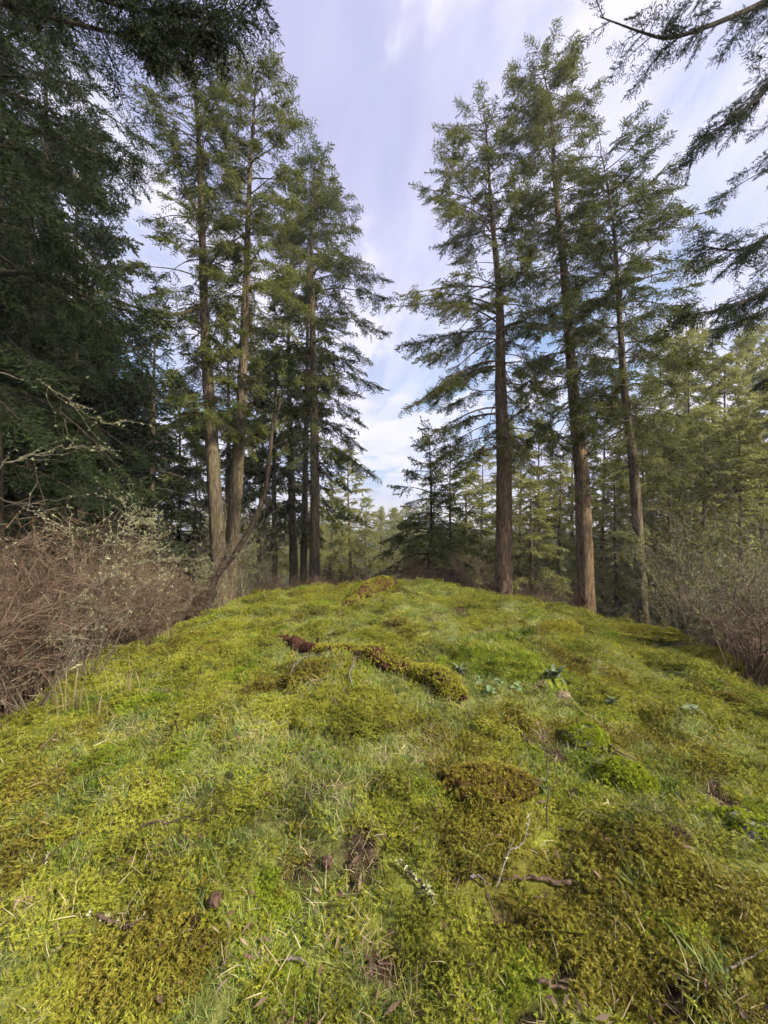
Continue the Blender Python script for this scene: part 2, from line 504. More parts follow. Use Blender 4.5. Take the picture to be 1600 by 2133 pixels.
fw = M.ramp(M.noise(0.05, 8, 0.7), [(0.35, (0.022, 0.036, 0.020)), (0.65, (0.060, 0.080, 0.040))])
c = M.mix(far, c, fw)
GROUND_MAT = M.finish(c, 0.95, 0.1, M.bump(hgt, 0.7, 0.04))
fr = sst(25, 60, np.hypot(GX, GY))
gme = mesh_np('ground', np.stack([GX, GY, GZ], -1).reshape(-1, 3), quads=quads, smooth=True,
              attrs={'masks': cols, 'edge': eo.ravel(), 'far': fr.ravel()}, mats=[GROUND_MAT])
link('ground', gme, kind='structure')


# ------------------------------------------------------------------ conifer generator
def spray_template(seed, pairs, nmain, nside, nl, nw):
    """a flat fan of needled twigs, one unit long, lying in XY along +X"""
    g = np.random.default_rng(seed)
    base, direc, tint = [], [], []
    def twig(p0, d, L, n):
        d = d / np.linalg.norm(d)
        side = np.cross(d, [0, 0, 1.0]); side /= np.linalg.norm(side)
        for k in range(n):
            s_ = (k + g.uniform(0.1, 0.9)) / n
            a_ = g.uniform(0, 2 * math.pi)
            sgn = math.cos(a_) * 1.0; upw = math.sin(a_) * 0.6 + 0.15
            nd = d * g.uniform(0.55, 0.9) + side * sgn * 0.8 + np.array([0, 0, 1.0]) * upw * 0.8
            base.append(p0 + d * L * s_); direc.append(nd / np.linalg.norm(nd)); tint.append(0.30 + 0.45 * s_)
    twig(np.zeros(3), np.array([1.0, 0, -0.05]), 1.0, nmain)
    for k in range(pairs):
        s_ = 0.12 + 0.72 * k / max(pairs - 1, 1)
        for sg in (-1, 1):
            an = g.uniform(0.65, 1.0)
            L = (0.55 - 0.33 * s_) * g.uniform(0.75, 1.2)
            twig(np.array([s_ + g.uniform(-.03, .03), 0, -0.05 * s_]), np.array([math.cos(an), sg * math.sin(an), g.uniform(-0.45, 0.15)]), L, nside)
    base = np.array(base); direc = np.array(direc); tint = np.array(tint)
    n = len(base)
    w = norm(np.cross(direc, g.normal(size=(n, 3))))
    L = nl * g.uniform(0.75, 1.2, n)[:, None]
    tv = np.stack([base - w * nw * 0.5, base + w * nw * 0.5, base + direc * L], 1).reshape(-1, 3)
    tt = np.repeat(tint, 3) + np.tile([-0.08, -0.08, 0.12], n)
    return tv, tt
SPRAY_HI = [spray_template(100 + i, 4, 14, 8, 0.14, 0.056) for i in range(4)]
SPRAY_NEAR = [spray_template(160 + i, 5, 16, 9, 0.135, 0.036) for i in range(4)]
SPRAY_MID = [spray_template(120 + i, 3, 9, 6, 0.18, 0.078) for i in range(4)]
SPRAY_LO = [spray_template(140 + i, 3, 6, 4, 0.24, 0.12) for i in range(4)]
def put_sprays(buf, temps, pos, d, up, sc, tint, mat, g):
    d = norm(d); side = norm(np.cross(up, d)); u = np.cross(d, side)
    which = g.integers(0, len(temps), len(pos))
    for k, (tv, tt) in enumerate(temps):
        m = which == k
        if not m.any(): continue
        F = np.stack([d[m], side[m], u[m]], 1)                      # rows: local axes
        V = np.einsum('vk,nkc->nvc', tv, F) * sc[m][:, None, None] + pos[m][:, None, :]
        t = np.clip(tt[None, :] + tint[m][:, None], 0, 1)
        nv = m.sum() * len(tv)
        buf.add(V, tris=np.arange(nv).reshape(-1, 3), mat=mat, tint=t.ravel())
def trunk_mesh(name, path, rad, mat, sides=26, rings=90, flare=1.55, rough=0.13, seed=0, origin=(0, 0, 0)):
    path = smooth_path(path, rings)
    t = np.linspace(0, 1, rings)
    r = np.interp(t, np.linspace(0, 1, len(rad)), rad)
    zz = path[:, 2] - path[0, 2]
    r = r * (1 + (flare - 1) * np.exp(-np.maximum(zz, 0) / 0.45))
    T = norm(np.gradient(path, axis=0))
    N = norm(np.cross(T, np.array([0.0, 1.0, 0.12]))); B = np.cross(T, N)
    an = np.arange(sides) / sides * 2 * math.pi
    dirs = np.cos(an)[None, :, None] * N[:, None, :] + np.sin(an)[None, :, None] * B[:, None, :]
    q = np.stack([np.cos(an)[None, :] * 2.6 + 0 * zz[:, None], np.sin(an)[None, :] * 2.6 + 0 * zz[:, None], zz[:, None] * 1.1 + 0 * an[None, :]], -1) + seed * 3.7
    rr = r[:, None] * (1 + rough * (1.2 * noise3(q * np.array([1.9, 1.9, 0.9])) + 0.8 * noise3(q * np.array([4.5, 4.5, 2.0]))) + 0.12 * np.exp(-np.maximum(zz, 0) / 0.3)[:, None] * np.sin(an * 5 + seed)[None, :])
    V = path[:, None, :] + dirs * rr[..., None]
    idx = np.arange(rings * sides).reshape(rings, sides)
    qd = np.stack([idx[:-1], np.roll(idx, -1, 1)[:-1], np.roll(idx, -1, 1)[1:], idx[1:]], -1).reshape(-1, 4)
    V = np.vstack([V.reshape(-1, 3), path[-1:] + T[-1:] * r[-1]])
    top = np.stack([idx[-1], np.roll(idx[-1], -1), np.full(sides, rings * sides)], -1)
    return mesh_np(name, V - np.asarray(origin), tris=top, quads=qd, smooth=True, mats=[mat])
def conifer_crown(buf, path, env, g, nbr, temps, ssize=0.30, t0=0.25, dens=1.0, wood=0, leaf=1, bare=0.25, droop=1.0,
                  rad0=0.02, tintbias=0.0, lift=0.0, azr=None, spread=1.0, bpow=0.85, clump=0.35):
    """path: trunk polyline; env(t, az) -> branch length at trunk fraction t"""
    path = smooth_path(path, 60)
    tt = t0 + (1 - t0) * (np.sort(g.uniform(0, 1, nbr)) ** bpow)
    tt = np.clip(tt, 0, 0.995)
    f = tt * 59; i = np.minimum(f.astype(int), 58); fr_ = (f - i)[:, None]
    B = path[i] * (1 - fr_) + path[i + 1] * fr_
    az = (np.arange(nbr) * 2.399 + g.uniform(-0.5, 0.5, nbr)) % (2 * math.pi) if azr is None else g.uniform(azr[0], azr[1], nbr)
    L = np.array([env(t, a_) for t, a_ in zip(tt, az)]) * g.uniform(0.6, 1.12, nbr)
    L = np.maximum(L, 0.15)
    up = (tt - t0) / (1 - t0)
    e0 = 0.10 + 0.40 * up ** 1.6 + g.uniform(-0.16, 0.16, nbr) + lift      # start slope
    dr = droop * (0.52 * (1 - up) ** 1.1 + 0.10) + g.uniform(-0.06, 0.10, nbr)
    k = 10
    s_ = np.linspace(0, 1, k)
    hx = np.stack([np.cos(az), np.sin(az), 0 * az], -1)
    sd = np.stack([-np.sin(az), np.cos(az), 0 * az], -1)
    w1 = g.normal(0, 0.10, nbr); w2 = g.uniform(0, 6.28, nbr)
    hor = L[:, None] * s_ * np.cos(e0 * 0.6)[:, None]
    ver = L[:, None] * (np.tan(np.clip(e0, -0.5, 1.1))[:, None] * s_ - dr[:, None] * 1.25 * s_ ** 2 + 0.32 * dr[:, None] * s_ ** 4)
    lat = L[:, None] * (w1[:, None] * s_ ** 1.5 + 0.035 * np.sin(5 * s_[None, :] + w2[:, None]))
    A = B[:, None, :] + hx[:, None, :] * hor[..., None] + sd[:, None, :] * lat[..., None]
    A[..., 2] += ver
    rb = (rad0 * 0.35 + rad0 * 0.42 * L)[:, None] * (1 - 0.88 * s_)[None, :] ** 0.9
    tubes(buf, A, np.maximum(rb, 0.004), 5, wood, g.uniform(0.2, 0.6, nbr))
    # branchlets
    m = np.maximum((L * 10.5 * dens).astype(int), 4)
    bi = np.repeat(np.arange(nbr), m)
    n = len(bi)
    fs = bare * g.uniform(0.3, 1.2, n) + (1 - bare) * g.uniform(0, 1, n) ** 0.8
    fs = np.clip(fs, 0.03, 0.99)
    # foliage clumps: leave stretches of a branch bare
    ph = g.uniform(0, 6.28, nbr)
    keep = (np.sin(fs * (5 + 3 * np.sin(ph[bi])) + ph[bi]) > -1 + clump * g.uniform(0.2, 1.8, n)) | (fs > 0.72)
    bi, fs = bi[keep], fs[keep]; n = len(bi)
    ff = fs * (k - 1); ii = np.minimum(ff.astype(int), k - 2); fr2 = (ff - ii)[:, None]
    O = A[bi, ii] * (1 - fr2) + A[bi, ii + 1] * fr2
    T = norm(A[bi, ii + 1] - A[bi, ii])
    S = norm(np.cross(T, np.array([0, 0, 1.0])))
    sg = np.where(g.uniform(0, 1, n) < 0.5, -1.0, 1.0)[:, None]
    an = g.uniform(0.45, 1.15, n)[:, None] * spread
    D = norm(T * np.cos(an) + S * sg * np.sin(an) + np.array([0, 0, 1.0]) * g.uniform(-0.45, 0.25, n)[:, None])
    bl = (0.16 + 0.36 * L[bi] * (1 - fs) ** 0.8) * g.uniform(0.6, 1.2, n)
    bl = np.clip(bl, 0.12, 1.15)
    q3 = np.array([0.0, 0.5, 1.0])
    BP = O[:, None, :] + D[:, None, :] * (bl[:, None] * q3)[..., None]
    BP[..., 2] -= (bl[:, None] * (0.10 + 0.22 * droop) * q3 ** 2)
    tubes(buf, BP, np.array([0.007, 0.005, 0.002])[None, :] * (rad0 / 0.02) * np.ones((n, 1)), 3, wood, 0.35)
    ns = np.maximum(np.round(bl / (ssize * 0.62)).astype(int), 1)
    si = np.repeat(np.arange(n), ns)
    kk = np.concatenate([np.arange(v) for v in ns])
    u = np.clip((kk + g.uniform(0.2, 0.8, len(si))) / ns[si], 0, 1)
    pos = BP[si, 0] * (1 - u)[:, None] + BP[si, 2] * u[:, None]
    pos[:, 2] += bl[si] * 0.05 * u
    td = norm(BP[si, 2] - BP[si, 1])
    d = norm(td + g.normal(0, 0.38, (len(si), 3)))
    upv = norm(np.array([0, 0, 1.0]) + g.normal(0, 0.35, (len(si), 3)))
    sc = ssize * g.uniform(0.75, 1.25, len(si))
    btint = g.normal(0, 0.10, nbr)
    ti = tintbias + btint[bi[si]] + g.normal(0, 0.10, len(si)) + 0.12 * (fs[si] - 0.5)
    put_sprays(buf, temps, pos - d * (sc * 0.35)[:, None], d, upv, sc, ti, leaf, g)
    # leading twigs on each limb
    r3 = np.repeat(np.arange(nbr), 3)
    u = g.uniform(0.8, 1.0, len(r3)); ff = u * (k - 1); ii = np.minimum(ff.astype(int), k - 2); fr2 = (ff - ii)[:, None]
    pos = A[r3, ii] * (1 - fr2) + A[r3, ii + 1] * fr2
    d = norm(A[r3, ii + 1] - A[r3, ii] + g.normal(0, 0.02, (len(r3), 3)))
    put_sprays(buf, temps, pos, d, norm(np.array([0, 0, 1.0]) + g.normal(0, 0.3, (len(r3), 3))), np.full(len(r3), ssize * 1.1), tintbias + g.normal(0.08, 0.1, len(r3)), leaf, g)
def stubs(buf, path, g, n, t0, t1, L0, L1, mat=0, r=0.011, forks=2):
    """dead bare branches low on a trunk"""
    path = smooth_path(path, 60)
    t = g.uniform(t0, t1, n); i = (t * 58).astype(int)
    B = path[i]; az = g.uniform(0, 6.28, n); L = g.uniform(L0, L1, n)
    s_ = np.linspace(0, 1, 7)
    hx = np.stack([np.cos(az), np.sin(az), 0 * az], -1)
    A = B[:, None, :] + hx[:, None, :] * (L[:, None] * s_)[..., None]
    A[..., 2] += L[:, None] * (g.uniform(-0.1, 0.35, n)[:, None] * s_ - g.uniform(0.0, 0.5, n)[:, None] * s_ ** 2)
    A[:, 1:] += np.cumsum(g.normal(0, 0.03, (n, 6, 3)) * L[:, None, None], 1)
    tubes(buf, A, r * (1.15 - s_)[None, :] * (0.5 + 0.5 * L[:, None]), 4, mat, g.uniform(0.3, 0.9, n))
    for _ in range(forks):
        j = g.integers(2, 5, n); O = A[np.arange(n), j]
        D = norm(hx + g.normal(0, 0.7, (n, 3))) * (L * g.uniform(0.2, 0.5, n))[:, None]
        Q = O[:, None, :] + D[:, None, :] * np.linspace(0, 1, 4)[None, :, None]
        Q[:, 1:] += g.normal(0, 0.02, (n, 3, 3))
        tubes(buf, Q, r * 0.5 * np.array([1, .8, .5, .15])[None, :] * np.ones((n, 1)), 3, mat, g.uniform(0.3, 0.9, n))
def env_px(pts, depth, cx_path, t_of):
    """envelope from picture outlines: list of (y, left reach px, right reach px)"""
    ys = np.array([p[0] for p in pts], float); le = np.array([p[1] for p in pts]) / FPX * depth; ri = np.array([p[2] for p in pts]) / FPX * depth
    def f(t, az):
        y = t_of(t)
        l, r_ = np.interp(y, ys, le), np.interp(y, ys, ri)
        c_ = math.cos(az)
        return (l if c_ < 0 else r_) * abs(c_) + 0.5 * (l + r_) * (1 - abs(c_)) * 0.9
    return f
def hero(name, label, trace, depth, radii, outline, bark, needle, seed, nbr, t0, temps, ssize=0.30, dens=1.0, ddepth=None,
         dead=(0, 0, 0, 0, 0), cat='fir tree', droop=1.0, tintbias=0.0, sink=0.25, clump=0.35, bare=0.25, limbs=(), parent=None, trunkname='trunk'):
    """a tree whose trunk follows picture points trace at the given depth"""
    g = np.random.default_rng(seed)
    dd = np.linspace(0, 0, len(trace)) if ddepth is None else np.asarray(ddepth, float)
    path = np.array([P(x, y, depth + q) for (x, y), q in zip(trace, dd)])
    ground = hz(path[0, 0], path[0, 1])
    path[0, 2] = ground - sink
    root = parent or thing(name, label, cat, (path[0, 0], path[0, 1], ground))
    org = np.array(root.location)
    sp_ = smooth_path(path, 60)
    t_of = lambda t: 1066.5 - (np.interp(t * 59, np.arange(60), sp_[:, 2]) - EYE) / depth * FPX
    link(trunkname, trunk_mesh('trunk', path, radii, bark, seed=seed, origin=org), root)
    b = Buf()
    conifer_crown(b, path, env_px(outline, depth, path, t_of), g, nbr, temps, ssize, t0, dens, droop=droop, tintbias=tintbias, clump=clump, bare=bare)
    if dead[0]: stubs(b, path, g, *dead)
    for pts, r_, ns_ in limbs:
        limb(b, g, smooth_path(np.array(pts), 16), r_, ns_, temps, ssize, tintbias)
    link('crown', b.mesh('crown', [bark, needle], origin=org), root)
    return root
def limb(buf, g, A, r0, nsub, temps, ssize, tintbias=0.0, wood=0, leaf=1, sub=0.55, spread=1.0):
    """one long hand-placed limb with its own branchlets"""
    k = len(A)
    tubes(buf, A[None], (r0 * (1 - 0.85 * np.linspace(0, 1, k)))[None], 7, wood, 0.4)
    fs = g.uniform(0.12, 1.0, nsub)
    f = fs * (k - 1); i = np.minimum(f.astype(int), k - 2); fr_ = (f - i)[:, None]
    O = A[i] * (1 - fr_) + A[i + 1] * fr_
    T = norm(A[i + 1] - A[i]); S = norm(np.cross(T, np.array([0, 0, 1.0])))
    sg = np.where(g.uniform(0, 1, nsub) < 0.5, -1.0, 1.0)[:, None]; an = g.uniform(0.4, 1.2, nsub)[:, None] * spread
    D = norm(T * np.cos(an) + S * sg * np.sin(an) + np.array([0, 0, 1.0]) * g.uniform(-0.5, 0.45, nsub)[:, None])
    bl = sub * g.uniform(0.4, 1.2, nsub) * (1.1 - 0.6 * fs)
    q3 = np.array([0.0, 0.5, 1.0])
    BP = O[:, None, :] + D[:, None, :] * (bl[:, None] * q3)[..., None]
    BP[..., 2] -= bl[:, None] * 0.22 * q3 ** 2
    tubes(buf, BP, np.array([0.009, 0.006, 0.002])[None, :] * np.ones((nsub, 1)), 3, wood, 0.35)
    ns = np.maximum(np.round(bl / (ssize * 0.5)).astype(int), 1)
    si = np.repeat(np.arange(nsub), ns); kk = np.concatenate([np.arange(v) for v in ns])
    u = (kk + g.uniform(0.2, 0.9, len(si))) / ns[si]
    pos = BP[si, 0] * (1 - u)[:, None] + BP[si, 2] * u[:, None]
    d = norm(norm(BP[si, 2] - BP[si, 1]) + g.normal(0, 0.4, (len(si), 3)))
    put_sprays(buf, temps, pos - d * ssize * 0.3, d, norm(np.array([0, 0, 1.0]) + g.normal(0, 0.4, (len(si), 3))), ssize * g.uniform(0.7, 1.2, len(si)), tintbias + g.normal(0, 0.12, len(si)), leaf, g)

# ---- the three tall firs right of the gap
hero('fir_tree', 'stout red-barked fir right of the gap, leftmost of three tall trunks', [(1048, 1255), (1050, 1000), (1043, 800), (1040, 620), (1022, 420), (1012, 250)], 13.0,
     [.29, .235, .175, .115, .055, .012], [(180, 15, 15), (230, 75, 45), (300, 90, 70), (400, 130, 90), (460, 175, 110), (510, 150, 120), (545, 90, 120), (600, 185, 120), (650, 225, 130), (740, 205, 130), (860, 215, 130), (930, 120, 130), (1000, 20, 90)],
     BARK_RED, NEEDLE_SUN, 21, 125, 0.26, SPRAY_HI, 0.36, 0.8, dead=(10, 0.2, 0.4, 0.5, 1.6), clump=0.5,
     limbs=[([P(1038, 655, 13), P(980, 630, 12.8), P(900, 632, 12.5), P(805, 640, 12.3)], .045, 26), ([P(1042, 770, 13), P(980, 775, 12.7), P(900, 820, 12.4), P(830, 862, 12.2)], .04, 20), ([P(1042, 860, 13), P(980, 870, 12.6), P(920, 905, 12.2)], .04, 22)])
hero('fir_tree', 'tallest fir right of the gap, middle one of three tall trunks', [(1225, 1280), (1212, 1000), (1195, 820), (1178, 600), (1158, 400), (1147, 240), (1132, 148)], 12.5,
     [.26, .21, .165, .12, .07, .038, .01], [(60, 15, 15), (95, 50, 35), (180, 75, 75), (260, 85, 85), (330, 90, 90), (450, 130, 120), (600, 150, 140), (750, 160, 160), (880, 150, 150), (960, 90, 90)],
     BARK_RED, NEEDLE_SUN, 22, 150, 0.25, SPRAY_HI, 0.36, 0.85, dead=(9, 0.18, 0.4, 0.5, 1.6), clump=0.45,
     limbs=[([P(1200, 905, 12.5), P(1140, 918, 12.2), P(1060, 925, 12.0), P(990, 945, 11.8)], .045, 24)])
hero('fir_tree', 'slimmer grey fir right of the gap, rightmost of three tall trunks', [(1347, 1310), (1322, 1000), (1302, 820), (1290, 650), (1278, 470), (1254, 325)], 11.0,
     [.145, .12, .09, .065, .036, .01], [(245, 10, 10), (280, 30, 55), (350, 60, 95), (400, 80, 120), (470, 110, 155), (560, 130, 150), (650, 140, 170), (760, 150, 160), (900, 110, 120), (1050, 70, 60)],
     BARK_GREY, NEEDLE_MID, 23, 125, 0.20, SPRAY_HI, 0.33, 0.85, dead=(22, 0.1, 0.35, 0.3, 1.3), clump=0.5)
# ---- the left group on the edge of the bald
twin = hero('fir_tree', 'twin-stemmed fir with V-shaped fork low down left of the gap', [(462, 1250), (455, 1150), (440, 900), (426, 650), (416, 330), (398, 70)], 10.5,
     [.21, .19, .155, .11, .065, .012], [(70, 20, 20), (130, 75, 65), (250, 115, 90), (400, 130, 100), (560, 140, 90), (680, 150, 95), (760, 110, 90), (860, 70, 70)],
     BARK_GREY, NEEDLE_MID, 31, 140, 0.40, SPRAY_HI, 0.34, 0.95, dead=(22, 0.10, 0.5, 0.12, 1.1), clump=0.65, droop=0.8, bare=0.3,
     limbs=[([P(424, 640, 10.5), P(360, 655, 10.1), P(280, 640, 9.7), P(190, 600, 9.2), P(120, 585, 8.8)], .055, 30), ([P(418, 460, 10.5), P(390, 400, 10.4), P(365, 330, 10.3), P(352, 280, 10.2)], .04, 14), ([P(430, 560, 10.5), P(455, 530, 10.4), P(490, 500, 10.3), P(540, 480, 10.2)], .035, 12)])
hero('fir_tree', '', [(470, 1245), (482, 1150), (500, 900), (512, 620), (520, 380), (535, 145)], 10.9,
     [.19, .18, .14, .095, .055, .012], [(145, 20, 25), (190, 55, 60), (260, 85, 105), (400, 105, 125), (560, 110, 125), (700, 110, 110), (800, 80, 80), (900, 50, 50)],
     BARK_GREY, NEEDLE_SUN, 32, 130, 0.38, SPRAY_HI, 0.34, 0.95, dead=(18, 0.10, 0.5, 0.12, 0.9), clump=0.65, parent=twin)
hero('fir_tree', 'dense fir with long drooping boughs beside the gap, left of it', [(655, 1200), (656, 1000), (653, 800), (650, 600), (648, 450), (657, 325)], 15.5,
     [.20, .17, .14, .10, .055, .012], [(325, 12, 20), (345, 30, 35), (410, 60, 70), (500, 80, 110), (560, 90, 130), (630, 100, 170), (700, 100, 135), (770, 100, 140), (870, 90, 130), (940, 80, 160), (1000, 40, 140), (1060, 10, 40)],
     BARK_GREY, NEEDLE_MID, 33, 125, 0.24, SPRAY_HI, 0.42, 0.85, dead=(8, 0.1, 0.35, 0.3, 1.0), clump=0.25)
# leaning, bowed stem in front of the twin fir
g = np.random.default_rng(41)
bp = np.array([P(415, 1268, 9.6), P(450, 1205, 9.7), P(492, 1150, 9.8), P(530, 1085, 9.9), P(553, 1020, 10), P(562, 950, 10), P(566, 905, 10), P(574, 870, 10), P(584, 840, 10), P(592, 810, 10)])
bp[0, 2] = hz(bp[0, 0], bp[0, 1]) - 0.1
root = thing('leaning_tree', 'dark bowed stem leaning across the foot of the twin-stemmed fir', 'tree', (bp[0, 0], bp[0, 1], bp[0, 2] + 0.1))
org = np.array(root.location)
link('trunk', trunk_mesh('trunk', bp, [.085, .075, .070, .065, .06, .055, .045, .035, .025, .012], BARK_DARK, 14, 70, 1.1, 0.08, 7, org), root)
b = Buf()
limb(b, g, smooth_path([P(563, 935, 10), P(590, 922, 10), P(620, 915, 9.9), P(650, 928, 9.9)], 12), .03, 10, SPRAY_HI, 0.24, -0.1)
limb(b, g, smooth_path([P(567, 890, 10), P(575, 830, 10), P(570, 770, 9.9), P(550, 700, 9.8)], 12), .035, 16, SPRAY_HI, 0.25, -0.1)
limb(b, g, smooth_path([P(588, 825, 10), P(600, 790, 10), P(612, 750, 10)], 12), .02, 22, SPRAY_HI, 0.25, -0.1)
limb(b, g, smooth_path([P(590, 815, 10), P(575, 780, 9.9), P(570, 740, 9.8)], 10), .02, 22, SPRAY_HI, 0.25, -0.1)
link('crown', b.mesh('crown', [BARK_DARK, NEEDLE_DARK_SHADE], origin=org), root)

# ---- big near trees at both margins
def whole_tree(name, label, x, y, H, r0, needle, bark, seed, nbr, t0, reach, temps, ssize, dens=1.0, lean=(0, 0), dead=(0, 0, 0, 0, 0), droop=1.0,
               clump=0.35, tintbias=0.0, limbs=(), top=0.15, cat='fir tree', bare=0.25, lift=0.0):
    g = np.random.default_rng(seed)
    z0 = hz(x, y)
    path = np.array([[x + lean[0] * t + 0.12 * H / 15 * math.sin(3 * t + seed), y + lean[1] * t + 0.1 * math.cos(4 * t + seed), z0 - 0.2 + (H + .2) * t] for t in np.linspace(0, 1, 7)])
    root = thing(name, label, cat, (x, y, z0)) if label is not None else None
    org = np.array([x, y, z0])
    def env(t, az):
        u = (t - t0) / (1 - t0)
        rr = reach(az) if callable(reach) else reach
        return rr * (top + (1 - top) * min(1, (1 - u) * 1.5)) * (0.65 + 0.35 * min(1, u * 6)) * (0.35 + 0.65 * min(1, (1 - u) * 4))
    tm = trunk_mesh('trunk', path, [r0, r0 * .9, r0 * .76, r0 * .6, r0 * .42, r0 * .22, r0 * .04], bark, 16 if r0 < .2 else 24, 60, seed=seed, origin=org)
    b = Buf()
    conifer_crown(b, path, env, g, nbr, temps, ssize, t0, dens, droop=droop, tintbias=tintbias, clump=clump, bare=bare, lift=lift)
    if dead[0]: stubs(b, path, g, *dead)
    for pts, r_, ns_ in limbs: limb(b, g, smooth_path(np.array(pts), 16), r_, ns_, temps, ssize, tintbias, sub=0.7)
    cm = b.mesh('crown', [bark, needle], origin=org)
    if root is None: return tm, cm
    link('trunk', tm, root); link('crown', cm, root)
    return root
whole_tree('fir_tree', 'large dark fir at the left edge with boughs hanging over the view', -6.6, 6.6, 17, .27, NEEDLE_DARK_SHADE, BARK_DARK, 51, 88, 0.22,
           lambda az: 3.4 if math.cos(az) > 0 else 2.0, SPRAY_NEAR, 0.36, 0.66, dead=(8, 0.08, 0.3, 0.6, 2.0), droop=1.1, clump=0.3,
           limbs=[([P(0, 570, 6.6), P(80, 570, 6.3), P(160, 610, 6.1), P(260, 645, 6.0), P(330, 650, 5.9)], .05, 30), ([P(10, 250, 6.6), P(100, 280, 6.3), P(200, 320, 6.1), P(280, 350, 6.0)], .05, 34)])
whole_tree('fir_tree', 'dark fir whose bough reaches in over the top left corner', -5.4, 3.2, 15, .24, NEEDLE_DARK_SHADE, BARK_DARK, 52, 70, 0.34,
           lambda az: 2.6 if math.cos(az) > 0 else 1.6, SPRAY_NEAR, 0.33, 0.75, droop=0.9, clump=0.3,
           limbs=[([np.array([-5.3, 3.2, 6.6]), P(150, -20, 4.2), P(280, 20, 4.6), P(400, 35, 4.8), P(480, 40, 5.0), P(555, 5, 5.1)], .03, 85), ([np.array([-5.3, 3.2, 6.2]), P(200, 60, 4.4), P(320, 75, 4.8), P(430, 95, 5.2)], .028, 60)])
whole_tree('fir_tree', 'fir at the right edge reaching bare-tipped boughs into the sky', 7.9, 6.9, 16, .26, NEEDLE_DARK_SHADE, BARK_DARK, 53, 62, 0.34,
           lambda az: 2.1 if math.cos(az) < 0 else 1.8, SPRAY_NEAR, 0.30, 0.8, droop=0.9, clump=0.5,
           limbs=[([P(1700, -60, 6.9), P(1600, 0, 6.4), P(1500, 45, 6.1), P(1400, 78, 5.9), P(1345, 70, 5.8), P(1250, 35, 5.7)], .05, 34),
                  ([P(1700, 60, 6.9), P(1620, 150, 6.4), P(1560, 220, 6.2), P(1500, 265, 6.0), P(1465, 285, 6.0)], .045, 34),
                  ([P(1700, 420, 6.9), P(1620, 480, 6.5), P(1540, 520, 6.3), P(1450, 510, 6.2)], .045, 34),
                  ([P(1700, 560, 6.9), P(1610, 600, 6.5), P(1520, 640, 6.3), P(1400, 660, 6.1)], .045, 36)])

# ---- background firs: a few kinds, copied
KINDS = {}
def kind(key, *a_, **k_):
    KINDS[key] = whole_tree('x', None, 0.0, 60.0, *a_, **k_)
kind('dark_a', 11, .16, NEEDLE_DARK_SHADE, BARK_DARK, 61, 80, 0.10, 3.0, SPRAY_LO, 0.42, 0.75, dead=(10, .03, .2, .4, 1.2), clump=0.3)
kind('dark_b', 10, .15, NEEDLE_DARK_SHADE, BARK_GREY, 62, 72, 0.16, 2.6, SPRAY_LO, 0.40, 0.75, dead=(14, .03, .25, .4, 1.2), clump=0.5)
kind('mid_a', 12, .17, NEEDLE_MID, BARK_GREY, 63, 80, 0.20, 2.5, SPRAY_LO, 0.42, 0.75, dead=(12, .05, .3, .4, 1.3), clump=0.5)
kind('mid_b', 9, .12, NEEDLE_MID, BARK_DARK, 64, 74, 0.08, 2.4, SPRAY_LO, 0.40, 0.75, clump=0.4)
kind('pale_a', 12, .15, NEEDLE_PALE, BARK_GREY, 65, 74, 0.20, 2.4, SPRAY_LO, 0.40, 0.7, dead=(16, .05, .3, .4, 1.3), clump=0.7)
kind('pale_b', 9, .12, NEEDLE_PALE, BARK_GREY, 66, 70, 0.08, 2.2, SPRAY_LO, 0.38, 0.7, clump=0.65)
kind('young', 5, .07, NEEDLE_MID, BARK_DARK, 67, 60, 0.06, 1.6, SPRAY_MID, 0.30, 0.9, clump=0.5)
kind('lacy', 12, .13, NEEDLE_DARK_SHADE, BARK_GREY, 68, 56, 0.28, 1.9, SPRAY_MID, 0.34, 0.7, dead=(20, .05, .4, .4, 1.3), clump=0.7, droop=0.8)
kind('wall', 18, .22, NEEDLE_DARK_SHADE, BARK_DARK, 69, 92, 0.16, 3.3, SPRAY_MID, 0.40, 0.62, dead=(14, .04, .25, .6, 1.8), clump=0.6, droop=1.15)
KH = {'wall': 18, 'dark_a': 11, 'dark_b': 10, 'mid_a': 12, 'mid_b': 9, 'pale_a': 12, 'pale_b': 9, 'young': 5, 'lacy': 12}
ORD = ['first', 'second', 'third', 'fourth', 'fifth', 'sixth', 'seventh', 'eighth', 'ninth', 'tenth', 'eleventh', 'twelfth', 'thirteenth', 'fourteenth', 'fifteenth', 'sixteenth', 'seventeenth', 'eighteenth', 'nineteenth', 'twentieth']
def plant_row(spots, lab, group, name='fir_tree'):
    """spots: (px, depth, top py, kind); labels count from the left"""
    spots = sorted(spots, key=lambda s_: s_[0])
    for i, (px, d, top, kd) in enumerate(spots):
        x, y = (px - 800) / FPX * d, d
        z0 = hz(x, y)
        Ht = EYE - (top - 1066.5) / FPX * d - z0
        s_ = Ht / KH[kd]
        r_ = thing(name, lab.format(n=ORD[i], last='last' if i == len(spots) - 1 else ORD[i]), 'fir tree', (x, y, z0), group, (px * 1.37 + i) % 6.28)
        w = s_ ** 0.55
        r_.scale = (w, w, s_)
        tm, cm = KINDS[kd]
        link('trunk', tm, r_); link('crown', cm, r_)
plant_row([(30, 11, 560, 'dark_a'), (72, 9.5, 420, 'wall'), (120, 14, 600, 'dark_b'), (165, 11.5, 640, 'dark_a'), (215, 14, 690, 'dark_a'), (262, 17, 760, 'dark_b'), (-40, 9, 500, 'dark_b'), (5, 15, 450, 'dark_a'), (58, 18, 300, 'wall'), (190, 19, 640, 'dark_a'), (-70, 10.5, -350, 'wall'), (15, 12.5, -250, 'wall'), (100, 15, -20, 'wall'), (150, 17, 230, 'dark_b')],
          'dark fir in the shaded wood at the left, {n} from the left', 'dark firs of the shaded wood')
